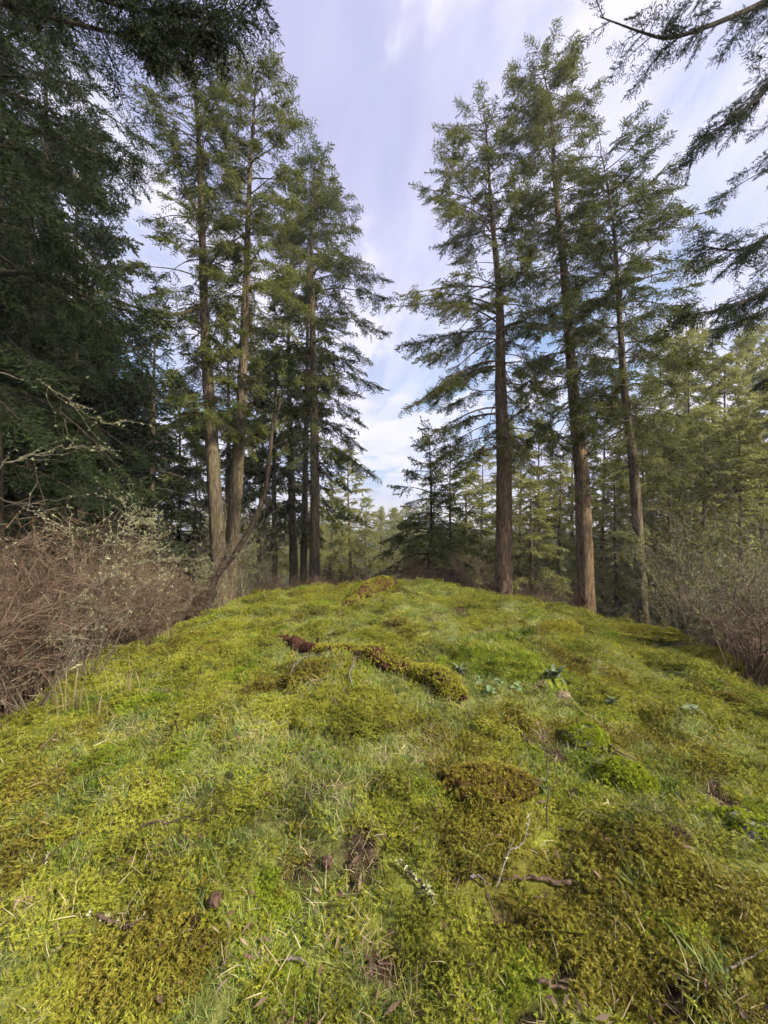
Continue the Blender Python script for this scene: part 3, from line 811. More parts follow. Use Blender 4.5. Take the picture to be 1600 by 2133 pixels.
plant_row([(322, 16, 570, 'lacy'), (300, 22, 800, 'dark_a'), (372, 19, 780, 'mid_b'), (405, 24, 860, 'pale_b'), (470, 20, 640, 'mid_a'), (545, 22, 760, 'pale_a'), (575, 18, 640, 'lacy'), (608, 19, 480, 'mid_a'), (636, 17.5, 420, 'lacy')],
          'fir behind the twin-stemmed fir, {n} from the left of those there', 'firs behind the twin-stemmed fir')
plant_row([(690, 30, 1000, 'pale_b'), (728, 23, 935, 'pale_b'), (762, 34, 1035, 'pale_b'), (792, 45, 1062, 'pale_b'), (822, 38, 1058, 'pale_b'), (850, 50, 1056, 'pale_a'), (700, 48, 1040, 'pale_a'), (660, 40, 1020, 'pale_b'), (885, 55, 1050, 'pale_b')],
          'small distant fir in the gap between the tall trees, {n} from the left', 'small distant firs in the gap')
plant_row([(893, 15, 885, 'young'), (940, 17, 905, 'young'), (908, 20, 960, 'young'), (975, 19, 960, 'pale_b'), (1005, 24, 930, 'pale_b')],
          'young fir between the gap and the stout red-barked trunk, {n} from the left', 'young firs right of the gap')
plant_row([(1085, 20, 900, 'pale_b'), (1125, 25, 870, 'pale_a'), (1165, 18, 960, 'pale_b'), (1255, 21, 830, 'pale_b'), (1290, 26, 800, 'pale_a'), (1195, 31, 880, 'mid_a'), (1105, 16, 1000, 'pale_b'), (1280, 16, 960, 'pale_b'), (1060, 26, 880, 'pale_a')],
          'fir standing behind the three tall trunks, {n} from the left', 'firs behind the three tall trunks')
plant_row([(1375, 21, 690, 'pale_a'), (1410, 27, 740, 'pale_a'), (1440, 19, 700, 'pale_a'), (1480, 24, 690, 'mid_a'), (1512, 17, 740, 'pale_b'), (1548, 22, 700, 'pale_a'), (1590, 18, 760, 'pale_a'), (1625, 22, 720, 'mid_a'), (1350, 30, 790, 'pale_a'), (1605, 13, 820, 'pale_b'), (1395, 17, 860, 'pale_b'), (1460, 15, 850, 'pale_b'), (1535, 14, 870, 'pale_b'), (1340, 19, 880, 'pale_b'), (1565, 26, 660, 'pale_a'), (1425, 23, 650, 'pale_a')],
          'fir in the sunlit wood right of the tall trunks, {n} from the left', 'firs of the sunlit wood')

# ------------------------------------------------------------------ scattering with geometry nodes (for stuff only)
HIDE = bpy.data.collections.new('templates')      # not linked to the scene: sources of the scatter
def template(name, me):
    o = bpy.data.objects.new(name, me); HIDE.objects.link(o); return o
def scatter(name, label, temps, pos, rot, scl, which, itint, kind='stuff'):
    me = mesh_np(name, pos, attrs={'rot': rot, 'scl': scl, 'itint': itint, 'pick': which.astype(np.float32)})
    o = link(name, me, kind=kind, label=label)
    ng = bpy.data.node_groups.new(name, 'GeometryNodeTree')
    ng.interface.new_socket('Geometry', in_out='INPUT', socket_type='NodeSocketGeometry')
    ng.interface.new_socket('Geometry', in_out='OUTPUT', socket_type='NodeSocketGeometry')
    N, Lk = ng.nodes, ng.links
    gi, go = N.new('NodeGroupInput'), N.new('NodeGroupOutput')
    g2i = N.new('GeometryNodeGeometryToInstance')
    for t in reversed(temps):
        oi = N.new('GeometryNodeObjectInfo'); oi.inputs['Object'].default_value = t; oi.inputs['As Instance'].default_value = False
        Lk.new(oi.outputs['Geometry'], g2i.inputs[0])
    iop = N.new('GeometryNodeInstanceOnPoints')
    Lk.new(gi.outputs[0], iop.inputs['Points']); Lk.new(g2i.outputs[0], iop.inputs['Instance'])
    iop.inputs['Pick Instance'].default_value = True
    def na(nm, ty):
        x = N.new('GeometryNodeInputNamedAttribute'); x.data_type = ty; x.inputs['Name'].default_value = nm
        return [q for q in x.outputs if q.enabled and q.name == 'Attribute'][0]
    Lk.new(na('pick', 'FLOAT'), iop.inputs['Instance Index'])
    Lk.new(na('rot', 'FLOAT_VECTOR'), iop.inputs['Rotation'])
    Lk.new(na('scl', 'FLOAT'), iop.inputs['Scale'])
    Lk.new(iop.outputs[0], go.inputs[0])
    md = o.modifiers.new('scatter', 'NODES'); md.node_group = ng
    return o

# ------------------------------------------------------------------ bare shrubs
def shrub(seed, H, spread, stems, twigs, fine, mats, r0=0.007, lichen=0.0, upright=0.5, kink=0.05):
    """leafless many-stemmed bush: arching stems, side twigs, hair-thin twiglets, tufts of lichen"""
    g = np.random.default_rng(seed); b = Buf(); k = 9
    az = g.uniform(0, 6.28, stems); L = H * g.uniform(0.6, 1.25, stems)
    s_ = np.linspace(0, 1, k)
    out_ = g.uniform(0.1, 1, stems) * spread
    hx = np.stack([np.cos(az), np.sin(az), 0 * az], -1)
    A = np.zeros((stems, k, 3))
    A[..., :2] = (g.normal(0, 0.10 * spread, (stems, 2)))[:, None, :] + hx[:, None, :2] * (L * out_)[:, None, None] * (s_ ** 1.4)[None, :, None]
    A[..., 2] = (L * upright * 1.6)[:, None] * (s_ - (0.30 + 0.25 * out_)[:, None] * s_ ** 2.2)
    A[:, 1:] += np.cumsum(g.normal(0, kink * 0.6, (stems, k - 1, 3)) * L[:, None, None], 1) * 0.6
    tubes(b, A, r0 * (1.05 - s_)[None, :] * g.uniform(0.4, 1.9, stems)[:, None], 4, 0, g.uniform(0.1, 0.95, stems))
    n = stems * twigs
    i = np.repeat(np.arange(stems), twigs); j = g.integers(2, k - 1, n)
    O = A[i, j]; T = norm(A[i, j + 0] - A[i, j - 1])
    D = norm(T * 0.7 + g.normal(0, 0.55, (n, 3)) + np.array([0, 0, 0.15]))
    tl = L[i] * g.uniform(0.10, 0.38, n)
    m = 5; q = np.linspace(0, 1, m)
    W = O[:, None, :] + D[:, None, :] * (tl[:, None] * q)[..., None]
    W[:, 1:] += np.cumsum(g.normal(0, 0.05, (n, m - 1, 3)) * tl[:, None, None], 1)
    W[..., 2] -= tl[:, None] * 0.18 * q ** 2
    tubes(b, W, r0 * 0.42 * (1.1 - q)[None, :] * np.ones((n, 1)), 3, 0, g.uniform(0.2, 0.9, n))
    nf = n * fine
    i = np.repeat(np.arange(n), fine); j = g.integers(1, m, nf); O = W[i, j]
    D = norm(norm(W[i, -1] - W[i, 0]) + g.normal(0, 0.7, (nf, 3))) * (tl[i] * g.uniform(0.2, 0.6, nf))[:, None]
    w = norm(np.cross(D, g.normal(size=(nf, 3)))) * r0 * 0.33
    b.add(np.stack([O - w, O + w, O + D], 1), tris=np.arange(nf * 3).reshape(-1, 3), mat=0, tint=np.repeat(g.uniform(0.2, 1.0, nf), 3))
    if lichen > 0:
        src = np.concatenate([A[:, 2:].reshape(-1, 3), W.reshape(-1, 3)])
        nl = int(len(src) * lichen)
        tuft(b, src[g.integers(0, len(src), nl)] + g.normal(0, 0.008, (nl, 3)), g, 4, 0.045 * (r0 / 0.007) ** .4, 0.010, 1)
    return b.mesh('shrub', mats)
def tuft(b, C, g, per, size, width, mat, up=0.0):
    n = len(C) * per
    O = np.repeat(C, per, 0)
    D = norm(g.normal(size=(n, 3)) + np.array([0, 0, up])) * (size * g.uniform(0.5, 1.2, n))[:, None]
    w = norm(np.cross(D, g.normal(size=(n, 3)))) * width
    b.add(np.stack([O - w, O + w, O + D], 1), tris=np.arange(n * 3).reshape(-1, 3), mat=mat, tint=np.repeat(g.uniform(0.1, 1.0, n), 3))
def euler_rand(g, n, tilt):
    return np.stack([g.normal(0, tilt, n), g.normal(0, tilt, n), g.uniform(0, 6.28, n)], -1)
LEFT_SH = [template('bramble', shrub(200 + i, 2.1, 0.6, 24, 10, 4, [TWIG_BROWN, LICHEN], r0=0.0085, lichen=0.012 * i, upright=0.75)) for i in range(4)]
RED_SH = [template('rose', shrub(210 + i, 1.2, 0.5, 30, 10, 5, [TWIG_RED, LICHEN], upright=0.65, r0=0.006)) for i in range(3)]
GREY_SH = [template('oceanspray', shrub(220 + i, 3.2, 0.4, 18, 10, 4, [TWIG_GREY, LICHEN_Y], lichen=0.45, upright=0.72, r0=0.009)) for i in range(3)]
g = np.random.default_rng(300)
def field(n, xr, yr, ok):
    p = np.stack([g.uniform(*xr, n), g.uniform(*yr, n)], -1)
    return p[ok(p[:, 0], p[:, 1])]
def lay(name, label, temps, pts, s0, s1, tilt=0.12, dz=-0.08, low=None):
    z = h1(pts[:, 0], pts[:, 1]) + dz
    n = len(pts)
    sc_ = g.uniform(s0, s1, n)
    if low is not None: sc_ = sc_ * low(pts[:, 0], pts[:, 1])
    return scatter(name, label, temps, np.column_stack([pts, z]), euler_rand(g, n, tilt), sc_, g.integers(0, len(temps), n), g.uniform(0, 1, n))
eo_ = lambda x, y: edge_out(x, y) > 0.75
pts = np.vstack([field(240, (-10.5, -3.6), (1.2, 9.5), eo_), field(130, (-10, -3.0), (9, 15), eo_)])
lay('bramble_thicket', 'brown leafless bramble thicket filling the left side of the bald', LEFT_SH, pts, 0.5, 1.25, low=lambda x, y: 1 - 0.5 * sst(-0.66, -0.5, x / y))
foot_ = lambda x, y: (x / y > 0.22) & (x / y < 0.73) & (y < 12.6)
pts = field(330, (-3.5, 9.5), (10.6, 19), eo_)
lay('rose_thicket', 'low reddish leafless thicket beyond the crest and around the tall trunks', RED_SH + LEFT_SH[:2], pts, 0.4, 0.95, low=lambda x, y: (1 + 0.6 * sst(12.5, 16, y)) * (0.85 + 0.9 * noise3(np.stack([x, y, 0 * x], -1) * 0.7 + 2.2)) * np.where(foot_(x, y), 0.5, 1.0) * (1 - 0.55 * np.exp(-((x / y + 0.01) / 0.09) ** 2)))
foot = lambda x, y: (x / y > 0.22) & (x / y < 0.73) & (y < 12.6)
pts = np.vstack([field(230, (5.4, 13), (2.0, 14), lambda x, y: eo_(x, y) & ~foot(x, y))])
lay('bare_thicket', 'tangled leafless brush at the foot of the sunlit wood on the right', LEFT_SH[:2] + RED_SH, pts, 0.7, 1.2)
pts = field(130, (5.6, 16), (8.0, 18), lambda x, y: eo_(x, y) & (x > 0.62 * y + 0.3) & ~foot(x, y))
lay('lichened_brush', 'pale lichen-covered brush standing in front of the sunlit wood', GREY_SH, pts, 0.75, 1.35)
pts = field(34, (-14, -4.2), (6.5, 16), lambda x, y: eo_(x, y) & (x > -0.95 * y))
lay('lichened_brush', 'grey lichened brush against the shaded wood on the left', GREY_SH, pts, 0.6, 1.15)
# far wood that reads as one mass, falling away beyond the gap
FAR_T = []
for kd in ('pale_a', 'mid_b', 'pale_b', 'mid_a'):
    bb = Buf()
    cm = KINDS[kd][1]
    FAR_T.append(template('far_fir', cm))
n = 420
yy = 45 + 160 * g.uniform(0, 1, n) ** 1.3
xx = g.uniform(-0.9, 1.0, n) * yy
z = h1(xx, yy)
scatter('far_wood', 'distant mixed woodland seen through and beyond the trees', FAR_T, np.column_stack([xx, yy, z - 0.3]), euler_rand(g, n, 0.02),
        np.clip((EYE - (1066.5 - 1066.5 + g.uniform(-6, 50, n)) / FPX * yy - z) / 11.0, 0.3, 1.6), g.integers(0, 4, n), g.uniform(0, 1, n))

# individually standing bare saplings and shrubs
def sapling(name, label, px, d, H, seed, mats, lichen, r0, stems=1, spread=0.2, twigs=26, lean=(0, 0), cat='sapling', py=None):
    g_ = np.random.default_rng(seed)
    x, y = (px - 800) / FPX * d, d
    z = hz(x, y)
    root = thing(name, label, cat, (x, y, z))
    k = 12; s_ = np.linspace(0, 1, k)
    bt, bc = Buf(), Buf()
    for q in range(stems):
        az = g_.uniform(0, 6.28)
        A = np.zeros((k, 3)); A[:, 2] = -0.1 + (H + .1) * s_ * g_.uniform(0.8, 1.0)
        A[:, 0] = lean[0] * s_ ** 1.5 + spread * math.cos(az) * s_ + 0.05 * H * np.sin(4 * s_ + az) * s_
        A[:, 1] = lean[1] * s_ ** 1.5 + spread * math.sin(az) * s_
        A[1:] += np.cumsum(g_.normal(0, 0.012 * H, (k - 1, 3)), 0)
        tubes(bt, A[None], (r0 * (1.08 - s_))[None], 8, 0, 0.4)
        n_ = twigs; j = g_.integers(3, k, n_); O = A[j]
        D = norm(g_.normal(0, 0.8, (n_, 3)) * np.array([1, 1, .4]) + np.array([0, 0, 0.55])); tl = H * g_.uniform(0.12, 0.36, n_) * (1.2 - s_[j] * 0.7)
        m = 7; qq = np.linspace(0, 1, m)
        W = O[:, None, :] + D[:, None, :] * (tl[:, None] * qq)[..., None]
        W[:, 1:] += np.cumsum(g_.normal(0, 0.05, (n_, m - 1, 3)) * tl[:, None, None], 1)
        tubes(bc, W, r0 * 0.38 * (1.08 - qq)[None, :] * np.ones((n_, 1)), 4, 0, g_.uniform(0.2, 0.8, n_))
        nf = n_ * 7; i = np.repeat(np.arange(n_), 7); jj = g_.integers(1, m, nf)
        O2 = W[i, jj]; D2 = norm(norm(W[i, -1] - W[i, 0]) + g_.normal(0, 0.6, (nf, 3))); l2 = tl[i] * g_.uniform(0.12, 0.4, nf)
        X = O2[:, None, :] + D2[:, None, :] * (l2[:, None] * np.linspace(0, 1, 3))[..., None]
        X[:, 1:] += g_.normal(0, 0.06, (nf, 2, 3)) * l2[:, None, None]
        tubes(bc, X, r0 * 0.16 * np.array([1, .7, .2])[None, :] * np.ones((nf, 1)), 3, 0, g_.uniform(0.2, 0.9, nf))
        if lichen:
            src = np.concatenate([W[:, 1:].reshape(-1, 3), X.reshape(-1, 3)])
            nl = int(len(src) * lichen)
            tuft(bc, src[g_.integers(0, len(src), nl)] + g_.normal(0, .01, (nl, 3)), g_, 5, 0.04 * min(1, r0 / .022), 0.006 * min(1, r0 / .022), 1)
    link('trunk', bt.mesh('trunk', mats), root)
    link('branches', bc.mesh('branches', mats), root)['kind'] = 'stuff'
    return root
sapling('sapling', 'thin dark sapling stem just right of the slimmer grey fir', 1368, 9.6, 3.4, 401, [TWIG_GREY, LICHEN_Y], 0.3, 0.030, twigs=18)
sapling('lichened_sapling', 'pale lichened sapling leaning left in front of the sunlit wood', 1410, 8.6, 2.7, 402, [TWIG_GREY, LICHEN_Y], 0.9, 0.026, lean=(-0.6, 0.1), stems=2)
sapling('lichened_sapling', 'bushy yellow-green lichened sapling at the right edge of the bald', 1520, 8.0, 3.2, 403, [TWIG_GREY, LICHEN_Y], 1.2, 0.026, stems=3, spread=0.6)
sapling('lichened_sapling', 'pale forked sapling at the far right edge of the view', 1585, 6.6, 2.2, 404, [TWIG_GREY, LICHEN], 0.7, 0.022, stems=3, spread=0.5)
sapling('lichened_sapling', 'tall lichened sapling rising behind the right-hand brush', 1470, 10.5, 4.2, 405, [TWIG_GREY, LICHEN_Y], 1.2, 0.03, stems=2, spread=0.5)
sapling('bare_shrub', 'grey lichen-spotted shrub at the left edge of the mossy slope', 60, 3.7, 1.0, 406, [TWIG_GREY, LICHEN], 0.10, 0.008, stems=7, spread=0.5, twigs=14, cat='shrub')
sapling('bare_shrub', 'grey twiggy shrub where the left thicket meets the grass', 190, 4.6, 1.2, 407, [TWIG_GREY, LICHEN], 0.06, 0.008, stems=7, spread=0.5, twigs=14, cat='shrub')
sapling('bare_shrub', 'brownish twiggy shrub beside the foot of the leaning dark stem', 350, 8.2, 1.5, 408, [TWIG_GREY, LICHEN], 0.2, 0.012, stems=6, spread=0.6, twigs=14, cat='shrub')
sapling('lichened_sapling', 'lichened bush in the middle of the shaded left wood edge', 300, 10.0, 3.6, 409, [TWIG_GREY, LICHEN], 1.0, 0.024, stems=4, spread=1.0)
# dead lichened limbs reaching out of the left thicket
def dead_limb(name, label, lines, mats, seed, base):
    g_ = np.random.default_rng(seed)
    b_ = np.array(base); b_ = np.array([b_[0], b_[1], hz(b_[0], b_[1])])
    root = thing(name, label, 'branch', b_)
    for pts, r_ in lines:
        b = Buf(); A = smooth_path(np.array(pts), 22); k = 22
        A[1:-1] += g_.normal(0, 0.022, (20, 3)); r_ = r_ * 0.55
        tubes(b, A[None], (r_ * (1.05 - 0.85 * np.linspace(0, 1, k)))[None], 6, 0, 0.4)
        n_ = 16; j = g_.integers(4, k, n_); T = norm(np.gradient(A, axis=0))[j]
        D = norm(T + g_.normal(0, 0.6, (n_, 3))); tl = g_.uniform(0.12, 0.7, n_)
        qq = np.linspace(0, 1, 6)
        W = A[j][:, None, :] + D[:, None, :] * (tl[:, None] * qq)[..., None]; W[:, 1:] += np.cumsum(g_.normal(0, .05, (n_, 5, 3)) * tl[:, None, None], 1)
        tubes(b, W, r_ * 0.35 * (1.08 - qq)[None, :] * np.ones((n_, 1)), 4, 0, g_.uniform(0.4, 0.9, n_))
        src = np.concatenate([A[6:], W.reshape(-1, 3)])
        nl = 90
        tuft(b, src[g_.integers(0, len(src), nl)] + g_.normal(0, .008, (nl, 3)), g_, 6, 0.032, 0.0035, 1)
        link('limb', b.mesh('limb', mats, origin=b_), root)
dead_limb('dead_branch', 'long pale lichened branches arching out from the left edge', [([P(-60, 1000, 5.0), P(60, 950, 5.2), P(150, 930, 5.6), P(250, 940, 6.0)], .020), ([P(-60, 760, 5.2), P(100, 805, 5.5), P(180, 860, 5.8), P(250, 885, 6.2)], .018), ([P(-60, 1010, 5.0), P(60, 1060, 5.2), P(120, 1095, 5.3), P(250, 1110, 5.6)], .014)], [TWIG_GREY, LICHEN], 421, (-5.6, 4.9))
dead_limb('dead_branch', 'dark arched dead branch standing in the brown thicket', [([P(165, 1235, 5.4), P(152, 1165, 5.5), P(148, 1120, 5.5), P(125, 1098, 5.4), P(60, 1112, 5.3)], .022), ([P(150, 1180, 5.4), P(230, 1125, 5.6), P(270, 1090, 5.8), P(290, 1060, 6.0)], .016)], [TWIG_GREY, LICHEN], 422, (-4.0, 5.4))
dead_limb('dead_branch', 'pale forked branch lying across the thicket above the grass', [([P(90, 1310, 4.6), P(165, 1245, 4.8), P(240, 1190, 5.0), P(340, 1165, 5.4)], .016), ([P(160, 1250, 4.8), P(220, 1205, 5.2), P(300, 1205, 5.6), P(400, 1190, 6.2)], .012)], [TWIG_GREY, LICHEN], 423, (-3.8, 4.6))

# ------------------------------------------------------------------ ground cover: moss, grass, litter
def blade_mat(name, stops, transl=0.3):
    M = Mat(name)
    t = M.math('ADD', M.math('MULTIPLY', M.attr('tint').outputs['Fac'], 0.55), M.math('MULTIPLY', M.attr('itint', True).outputs['Fac'], 0.45))
    return M.finish(M.ramp(t, stops), 0.6, 0.25, None, transl)
GRASS = blade_mat('grass_blades', [(0.1, (0.075, 0.105, 0.026)), (0.4, (0.150, 0.215, 0.052)), (0.7, (0.265, 0.320, 0.095)), (0.98, (0.45, 0.42, 0.17))])
STRAW = blade_mat('straw', [(0.1, (0.17, 0.13, 0.065)), (0.5, (0.34, 0.285, 0.15)), (0.95, (0.52, 0.46, 0.28))], 0.2)
MOSS_Y = blade_mat('moss_yellow_green', [(0.05, (0.060, 0.060, 0.008)), (0.35, (0.190, 0.205, 0.022)), (0.7, (0.33, 0.34, 0.040)), (0.98, (0.44, 0.43, 0.085))])
MOSS_B = blade_mat('moss_brown', [(0.05, (0.045, 0.032, 0.008)), (0.35, (0.145, 0.122, 0.017)), (0.7, (0.25, 0.225, 0.028)), (0.98, (0.36, 0.32, 0.06))])
MOSS_G = blade_mat('moss_bright_green', [(0.05, (0.045, 0.065, 0.006)), (0.35, (0.15, 0.21, 0.014)), (0.7, (0.27, 0.345, 0.022)), (0.98, (0.36, 0.42, 0.04))])
LITTER = blade_mat('leaf_litter', [(0.1, (0.035, 0.020, 0.014)), (0.5, (0.115, 0.070, 0.045)), (0.95, (0.26, 0.20, 0.14))], 0.1)
def blades(seed, n, L, w, spread, lean, mat):
    g_ = np.random.default_rng(seed); b = Buf()
    O = np.column_stack([g_.normal(0, spread, (n, 2)), np.full(n, -0.01)])
    az = g_.uniform(0, 6.28, n); hx = np.stack([np.cos(az), np.sin(az), 0 * az], -1)
    ll = L * g_.uniform(0.5, 1.3, n); le = lean * g_.uniform(0.3, 1.6, n)
    s_ = np.array([0, 0.4, 0.75, 1.0])
    C = O[:, None, :] + hx[:, None, :] * (ll * np.sin(np.minimum(le, 1.4)))[:, None, None] * (s_ ** 1.6)[None, :, None]
    C[..., 2] += (ll * np.cos(np.minimum(le, 1.35)))[:, None] * (1.35 * s_ - 0.35 * s_ ** 2)[None, :]
    sd = np.stack([-hx[:, 1], hx[:, 0], 0 * az], -1)
    tw = norm(sd + hx * g_.normal(0, 0.5, n)[:, None])
    wd = w * np.array([0.8, 1.0, 0.7, 0.0])[None, :, None] * g_.uniform(0.7, 1.3, n)[:, None, None]
    V = np.stack([C - tw[:, None, :] * wd, C + tw[:, None, :] * wd], 2).reshape(n, 8, 3)
    base = np.arange(n)[:, None, None] * 8
    q = (base + np.array([[0, 1, 3, 2], [2, 3, 5, 4], [4, 5, 7, 6]])[None]).reshape(-1, 4)
    b.add(V, quads=q, tint=(np.repeat(g_.uniform(0.0, 0.75, n), 8) + np.tile([0, 0, .08, .08, .18, .18, .25, .25], n)))
    return b.mesh('blades', [mat])
def sprigs(seed, n, rad, hgt, leaf, mat, flat=1.0, per=7):
    """moss: little stars of leaves standing at uneven heights over a dome"""
    g_ = np.random.default_rng(seed); b = Buf()
    r_ = rad * np.sqrt(g_.uniform(0, 1, n)); az = g_.uniform(0, 6.28, n)
    H_ = hgt * (1 - 0.6 * (r_ / rad) ** 2) * g_.uniform(0.45, 1.15, n)
    C = np.column_stack([r_ * np.cos(az), r_ * np.sin(az), H_])
    O = np.repeat(C, per, 0); m = n * per
    D = norm(np.column_stack([g_.normal(0, 1, (m, 2)) * flat, g_.uniform(-0.25, 0.9, m)])) * (leaf * g_.uniform(0.6, 1.3, m))[:, None]
    w = norm(np.cross(D, g_.normal(size=(m, 3)))) * leaf * 0.21
    t = np.repeat(0.15 + 0.6 * H_ / hgt / 1.15 + g_.normal(0, 0.1, n), per)
    V = np.stack([O - w - D * .15, O + w - D * .15, O + D], 1)
    b.add(V, tris=np.arange(m * 3).reshape(-1, 3), tint=(t[:, None] + np.array([-0.1, -0.1, 0.12])[None, :]).ravel())
    # stalks down to the ground
    w = np.column_stack([g_.normal(0, 1, (n, 2)), np.zeros(n)]); w = norm(w) * leaf * 0.16
    F = C * np.array([0.9, 0.9, 0]) - np.array([0, 0, 0.01])
    b.add(np.stack([F - w, F + w, C], 1), tris=np.arange(n * 3).reshape(-1, 3), tint=0.1)
    return b.mesh('sprigs', [mat])
T_GRASS = [template('grass', blades(500 + i, 18, 0.075, 0.0017, 0.034, 0.85, GRASS)) for i in range(5)]
T_STRAW = [template('straw', blades(510 + i, 9, 0.085, 0.0014, 0.045, 1.35, STRAW)) for i in range(3)]
T_MY = [template('moss', sprigs(520 + i, 58, 0.065, 0.020, 0.0095, MOSS_Y, 1.5)) for i in range(4)]
T_MB = [template('moss', sprigs(530 + i, 58, 0.065, 0.026, 0.0100, MOSS_B, 1.3)) for i in range(3)]
T_MG = [template('moss', sprigs(540 + i, 66, 0.060, 0.021, 0.0085, MOSS_G, 0.9)) for i in range(3)]
def litter_bit(seed):
    g_ = np.random.default_rng(seed); b = Buf()
    for q in range(4):
        L = g_.uniform(.02, .06); a_ = g_.uniform(0, 6.28); c_ = g_.normal(0, .04, 3) * np.array([1, 1, 0]) + np.array([0, 0, g_.uniform(.004, .02)])
        d = np.array([math.cos(a_), math.sin(a_), g_.normal(0, .25)]); n_ = np.array([-d[1], d[0], g_.normal(0, .4)])
        w = g_.choice([.002, .0022, .006])
        V = np.array([c_ - d * L / 2, c_ - n_ * w, c_ + d * L / 2, c_ + n_ * w + np.array([0, 0, .004])])
        b.add(V, quads=[[0, 1, 2, 3]], tint=g_.uniform(0, 1))
    return b.mesh('litter', [LITTER])
T_LIT = [template('litter', litter_bit(550 + i)) for i in range(5)]
g = np.random.default_rng(601)
def ground_points(rho0, dmax, keep, falloff=1.5, d0=2.4):
    """random spots on the bald, thinning with distance; keep(x,y)->probability"""
    xr, yr = (-5.0, 6.4), (-0.8, 12.5)
    n = int(rho0 * (xr[1] - xr[0]) * (yr[1] - yr[0]))
    x = g.uniform(*xr, n); y = g.uniform(*yr, n)
    d = np.hypot(x, y)
    k = g.uniform(0, 1, n) < 1 / (1 + (d / d0) ** falloff)
    k &= (d < dmax) & ((y > 0.55) | (d < 0.9)) & (np.abs(x) < 1.08 * y + 2.0)
    x, y, d = x[k], y[k], d[k]
    k = g.uniform(0, 1, len(x)) < keep(x, y)
    return x[k], y[k], d[k]
def slope_rot(x, y, tilt):
    e = 0.05
    sx = (h1(x + e, y) - h1(x - e, y)) / (2 * e); sy = (h1(x, y + e) - h1(x, y - e)) / (2 * e)
    n = len(x)
    # normal aligned: small-angle euler about X and Y, spin baked in by picking Z first
    return np.stack([np.arctan(sy) + g.normal(0, tilt, n), -np.arctan(sx) + g.normal(0, tilt, n), g.uniform(0, 6.28, n)], -1)
def cover(name, label, temps, rho, dmax, keep, s0, s1, tilt, dz=0.0, grow=0.12, tshift=0.0, clear=1.0):
    x, y, d = ground_points(rho, dmax, keep)
    if CLEAR:
        cl = np.array(CLEAR); ok_ = np.ones(len(x), bool)
        for k in range(0, len(cl), 40):
            c_ = cl[k:k + 40]
            ok_ &= ~(((x[:, None] - c_[:, 0]) ** 2 + (y[:, None] - c_[:, 1]) ** 2) < (c_[:, 2] * clear) ** 2).any(1)
        x, y, d = x[ok_], y[ok_], d[ok_]
    n = len(x)
    z = h1(x, y) + dz
    pp = np.stack([x, y, 0 * x], -1)
    ti = np.clip(0.52 + tshift + 1.1 * noise3(pp * 1.7 + 40) + 0.8 * noise3(pp * 5.3 + 11) + g.normal(0, 0.2, n), 0, 1)
    scatter(name, label, temps, np.column_stack([x, y, z]), slope_rot(x, y, tilt), g.uniform(s0, s1, n) * (1 + grow * np.maximum(d - 1.5, 0)), g.integers(0, len(temps), n), ti)
    return n
def mk(x, y): return masks(x, y)
inn = lambda x, y: 1 - edge_out(x, y)
def k_my(x, y): a_ = mk(x, y); return inn(x, y) * (1 - 0.75 * a_[0]) * (1 - 0.8 * a_[1]) * (1 - 0.7 * a_[2]) * (1 - a_[3])
def k_mb(x, y): a_ = mk(x, y); return inn(x, y) * a_[1] * (1 - 0.6 * a_[0]) * (1 - 0.7 * a_[3])
def k_mg(x, y): a_ = mk(x, y); return inn(x, y) * a_[2] * (1 - 0.5 * a_[0]) * (1 - a_[3])
def k_gr(x, y): a_ = mk(x, y); return np.clip(inn(x, y) * (0.10 + 0.9 * a_[0]) * (1 - 0.6 * a_[3]) + 0.15 * edge_out(x, y), 0, 1)
def k_st(x, y): a_ = mk(x, y); return np.clip(0.25 + 0.5 * a_[0] + 0.3 * edge_out(x, y), 0, 1)
CLEAR = []      # (x, y, radius) kept free of the taller cover
# ------------------------------------------------------------------ things lying and growing on the bald
def rot_mat(name, stops, scale=30, bump=0.6):
    M = Mat(name)
    n1 = M.noise(scale, 6, 0.7, 0.5, (1, 1, 1)); n2 = M.noise(scale * 5, 3, 0.6)
    return M.finish(M.ramp(M.math('ADD', M.math('MULTIPLY', n1, 0.75), M.math('MULTIPLY', n2, 0.25)), stops), 0.95, 0.1, M.bump(n1, bump, 0.03))
ROTTEN = rot_mat('rotten_red_wood', [(0.36, (0.016, 0.008, 0.006)), (0.5, (0.075, 0.032, 0.020)), (0.66, (0.17, 0.085, 0.05))], 34, 1.2)
DEADWOOD = rot_mat('dead_wood', [(0.3, (0.03, 0.02, 0.014)), (0.5, (0.085, 0.058, 0.042)), (0.7, (0.19, 0.14, 0.10))], 40)
BLEACHED = rot_mat('bleached_wood', [(0.3, (0.07, 0.06, 0.045)), (0.5, (0.17, 0.15, 0.12)), (0.7, (0.34, 0.31, 0.26))], 60)
STONE = rot_mat('grey_stone', [(0.3, (0.05, 0.048, 0.040)), (0.5, (0.12, 0.115, 0.10)), (0.7, (0.22, 0.21, 0.185))], 14)
STONE_B = rot_mat('brown_stone', [(0.3, (0.08, 0.058, 0.040)), (0.5, (0.17, 0.13, 0.09)), (0.7, (0.28, 0.22, 0.16))], 26)
def plain(name, stops, transl=0.2):
    M = Mat(name)
    return M.finish(M.ramp(M.attr('tint').outputs['Fac'], stops), 0.65, 0.25, None, transl)
FUZZ_Y = plain('log_moss', [(0.05, (0.060, 0.052, 0.008)), (0.35, (0.21, 0.205, 0.022)), (0.95, (0.42, 0.39, 0.05))])
FUZZ_G = plain('cushion_moss', [(0.05, (0.050, 0.065, 0.004)), (0.4, (0.19, 0.24, 0.010)), (0.95, (0.34, 0.40, 0.020))])
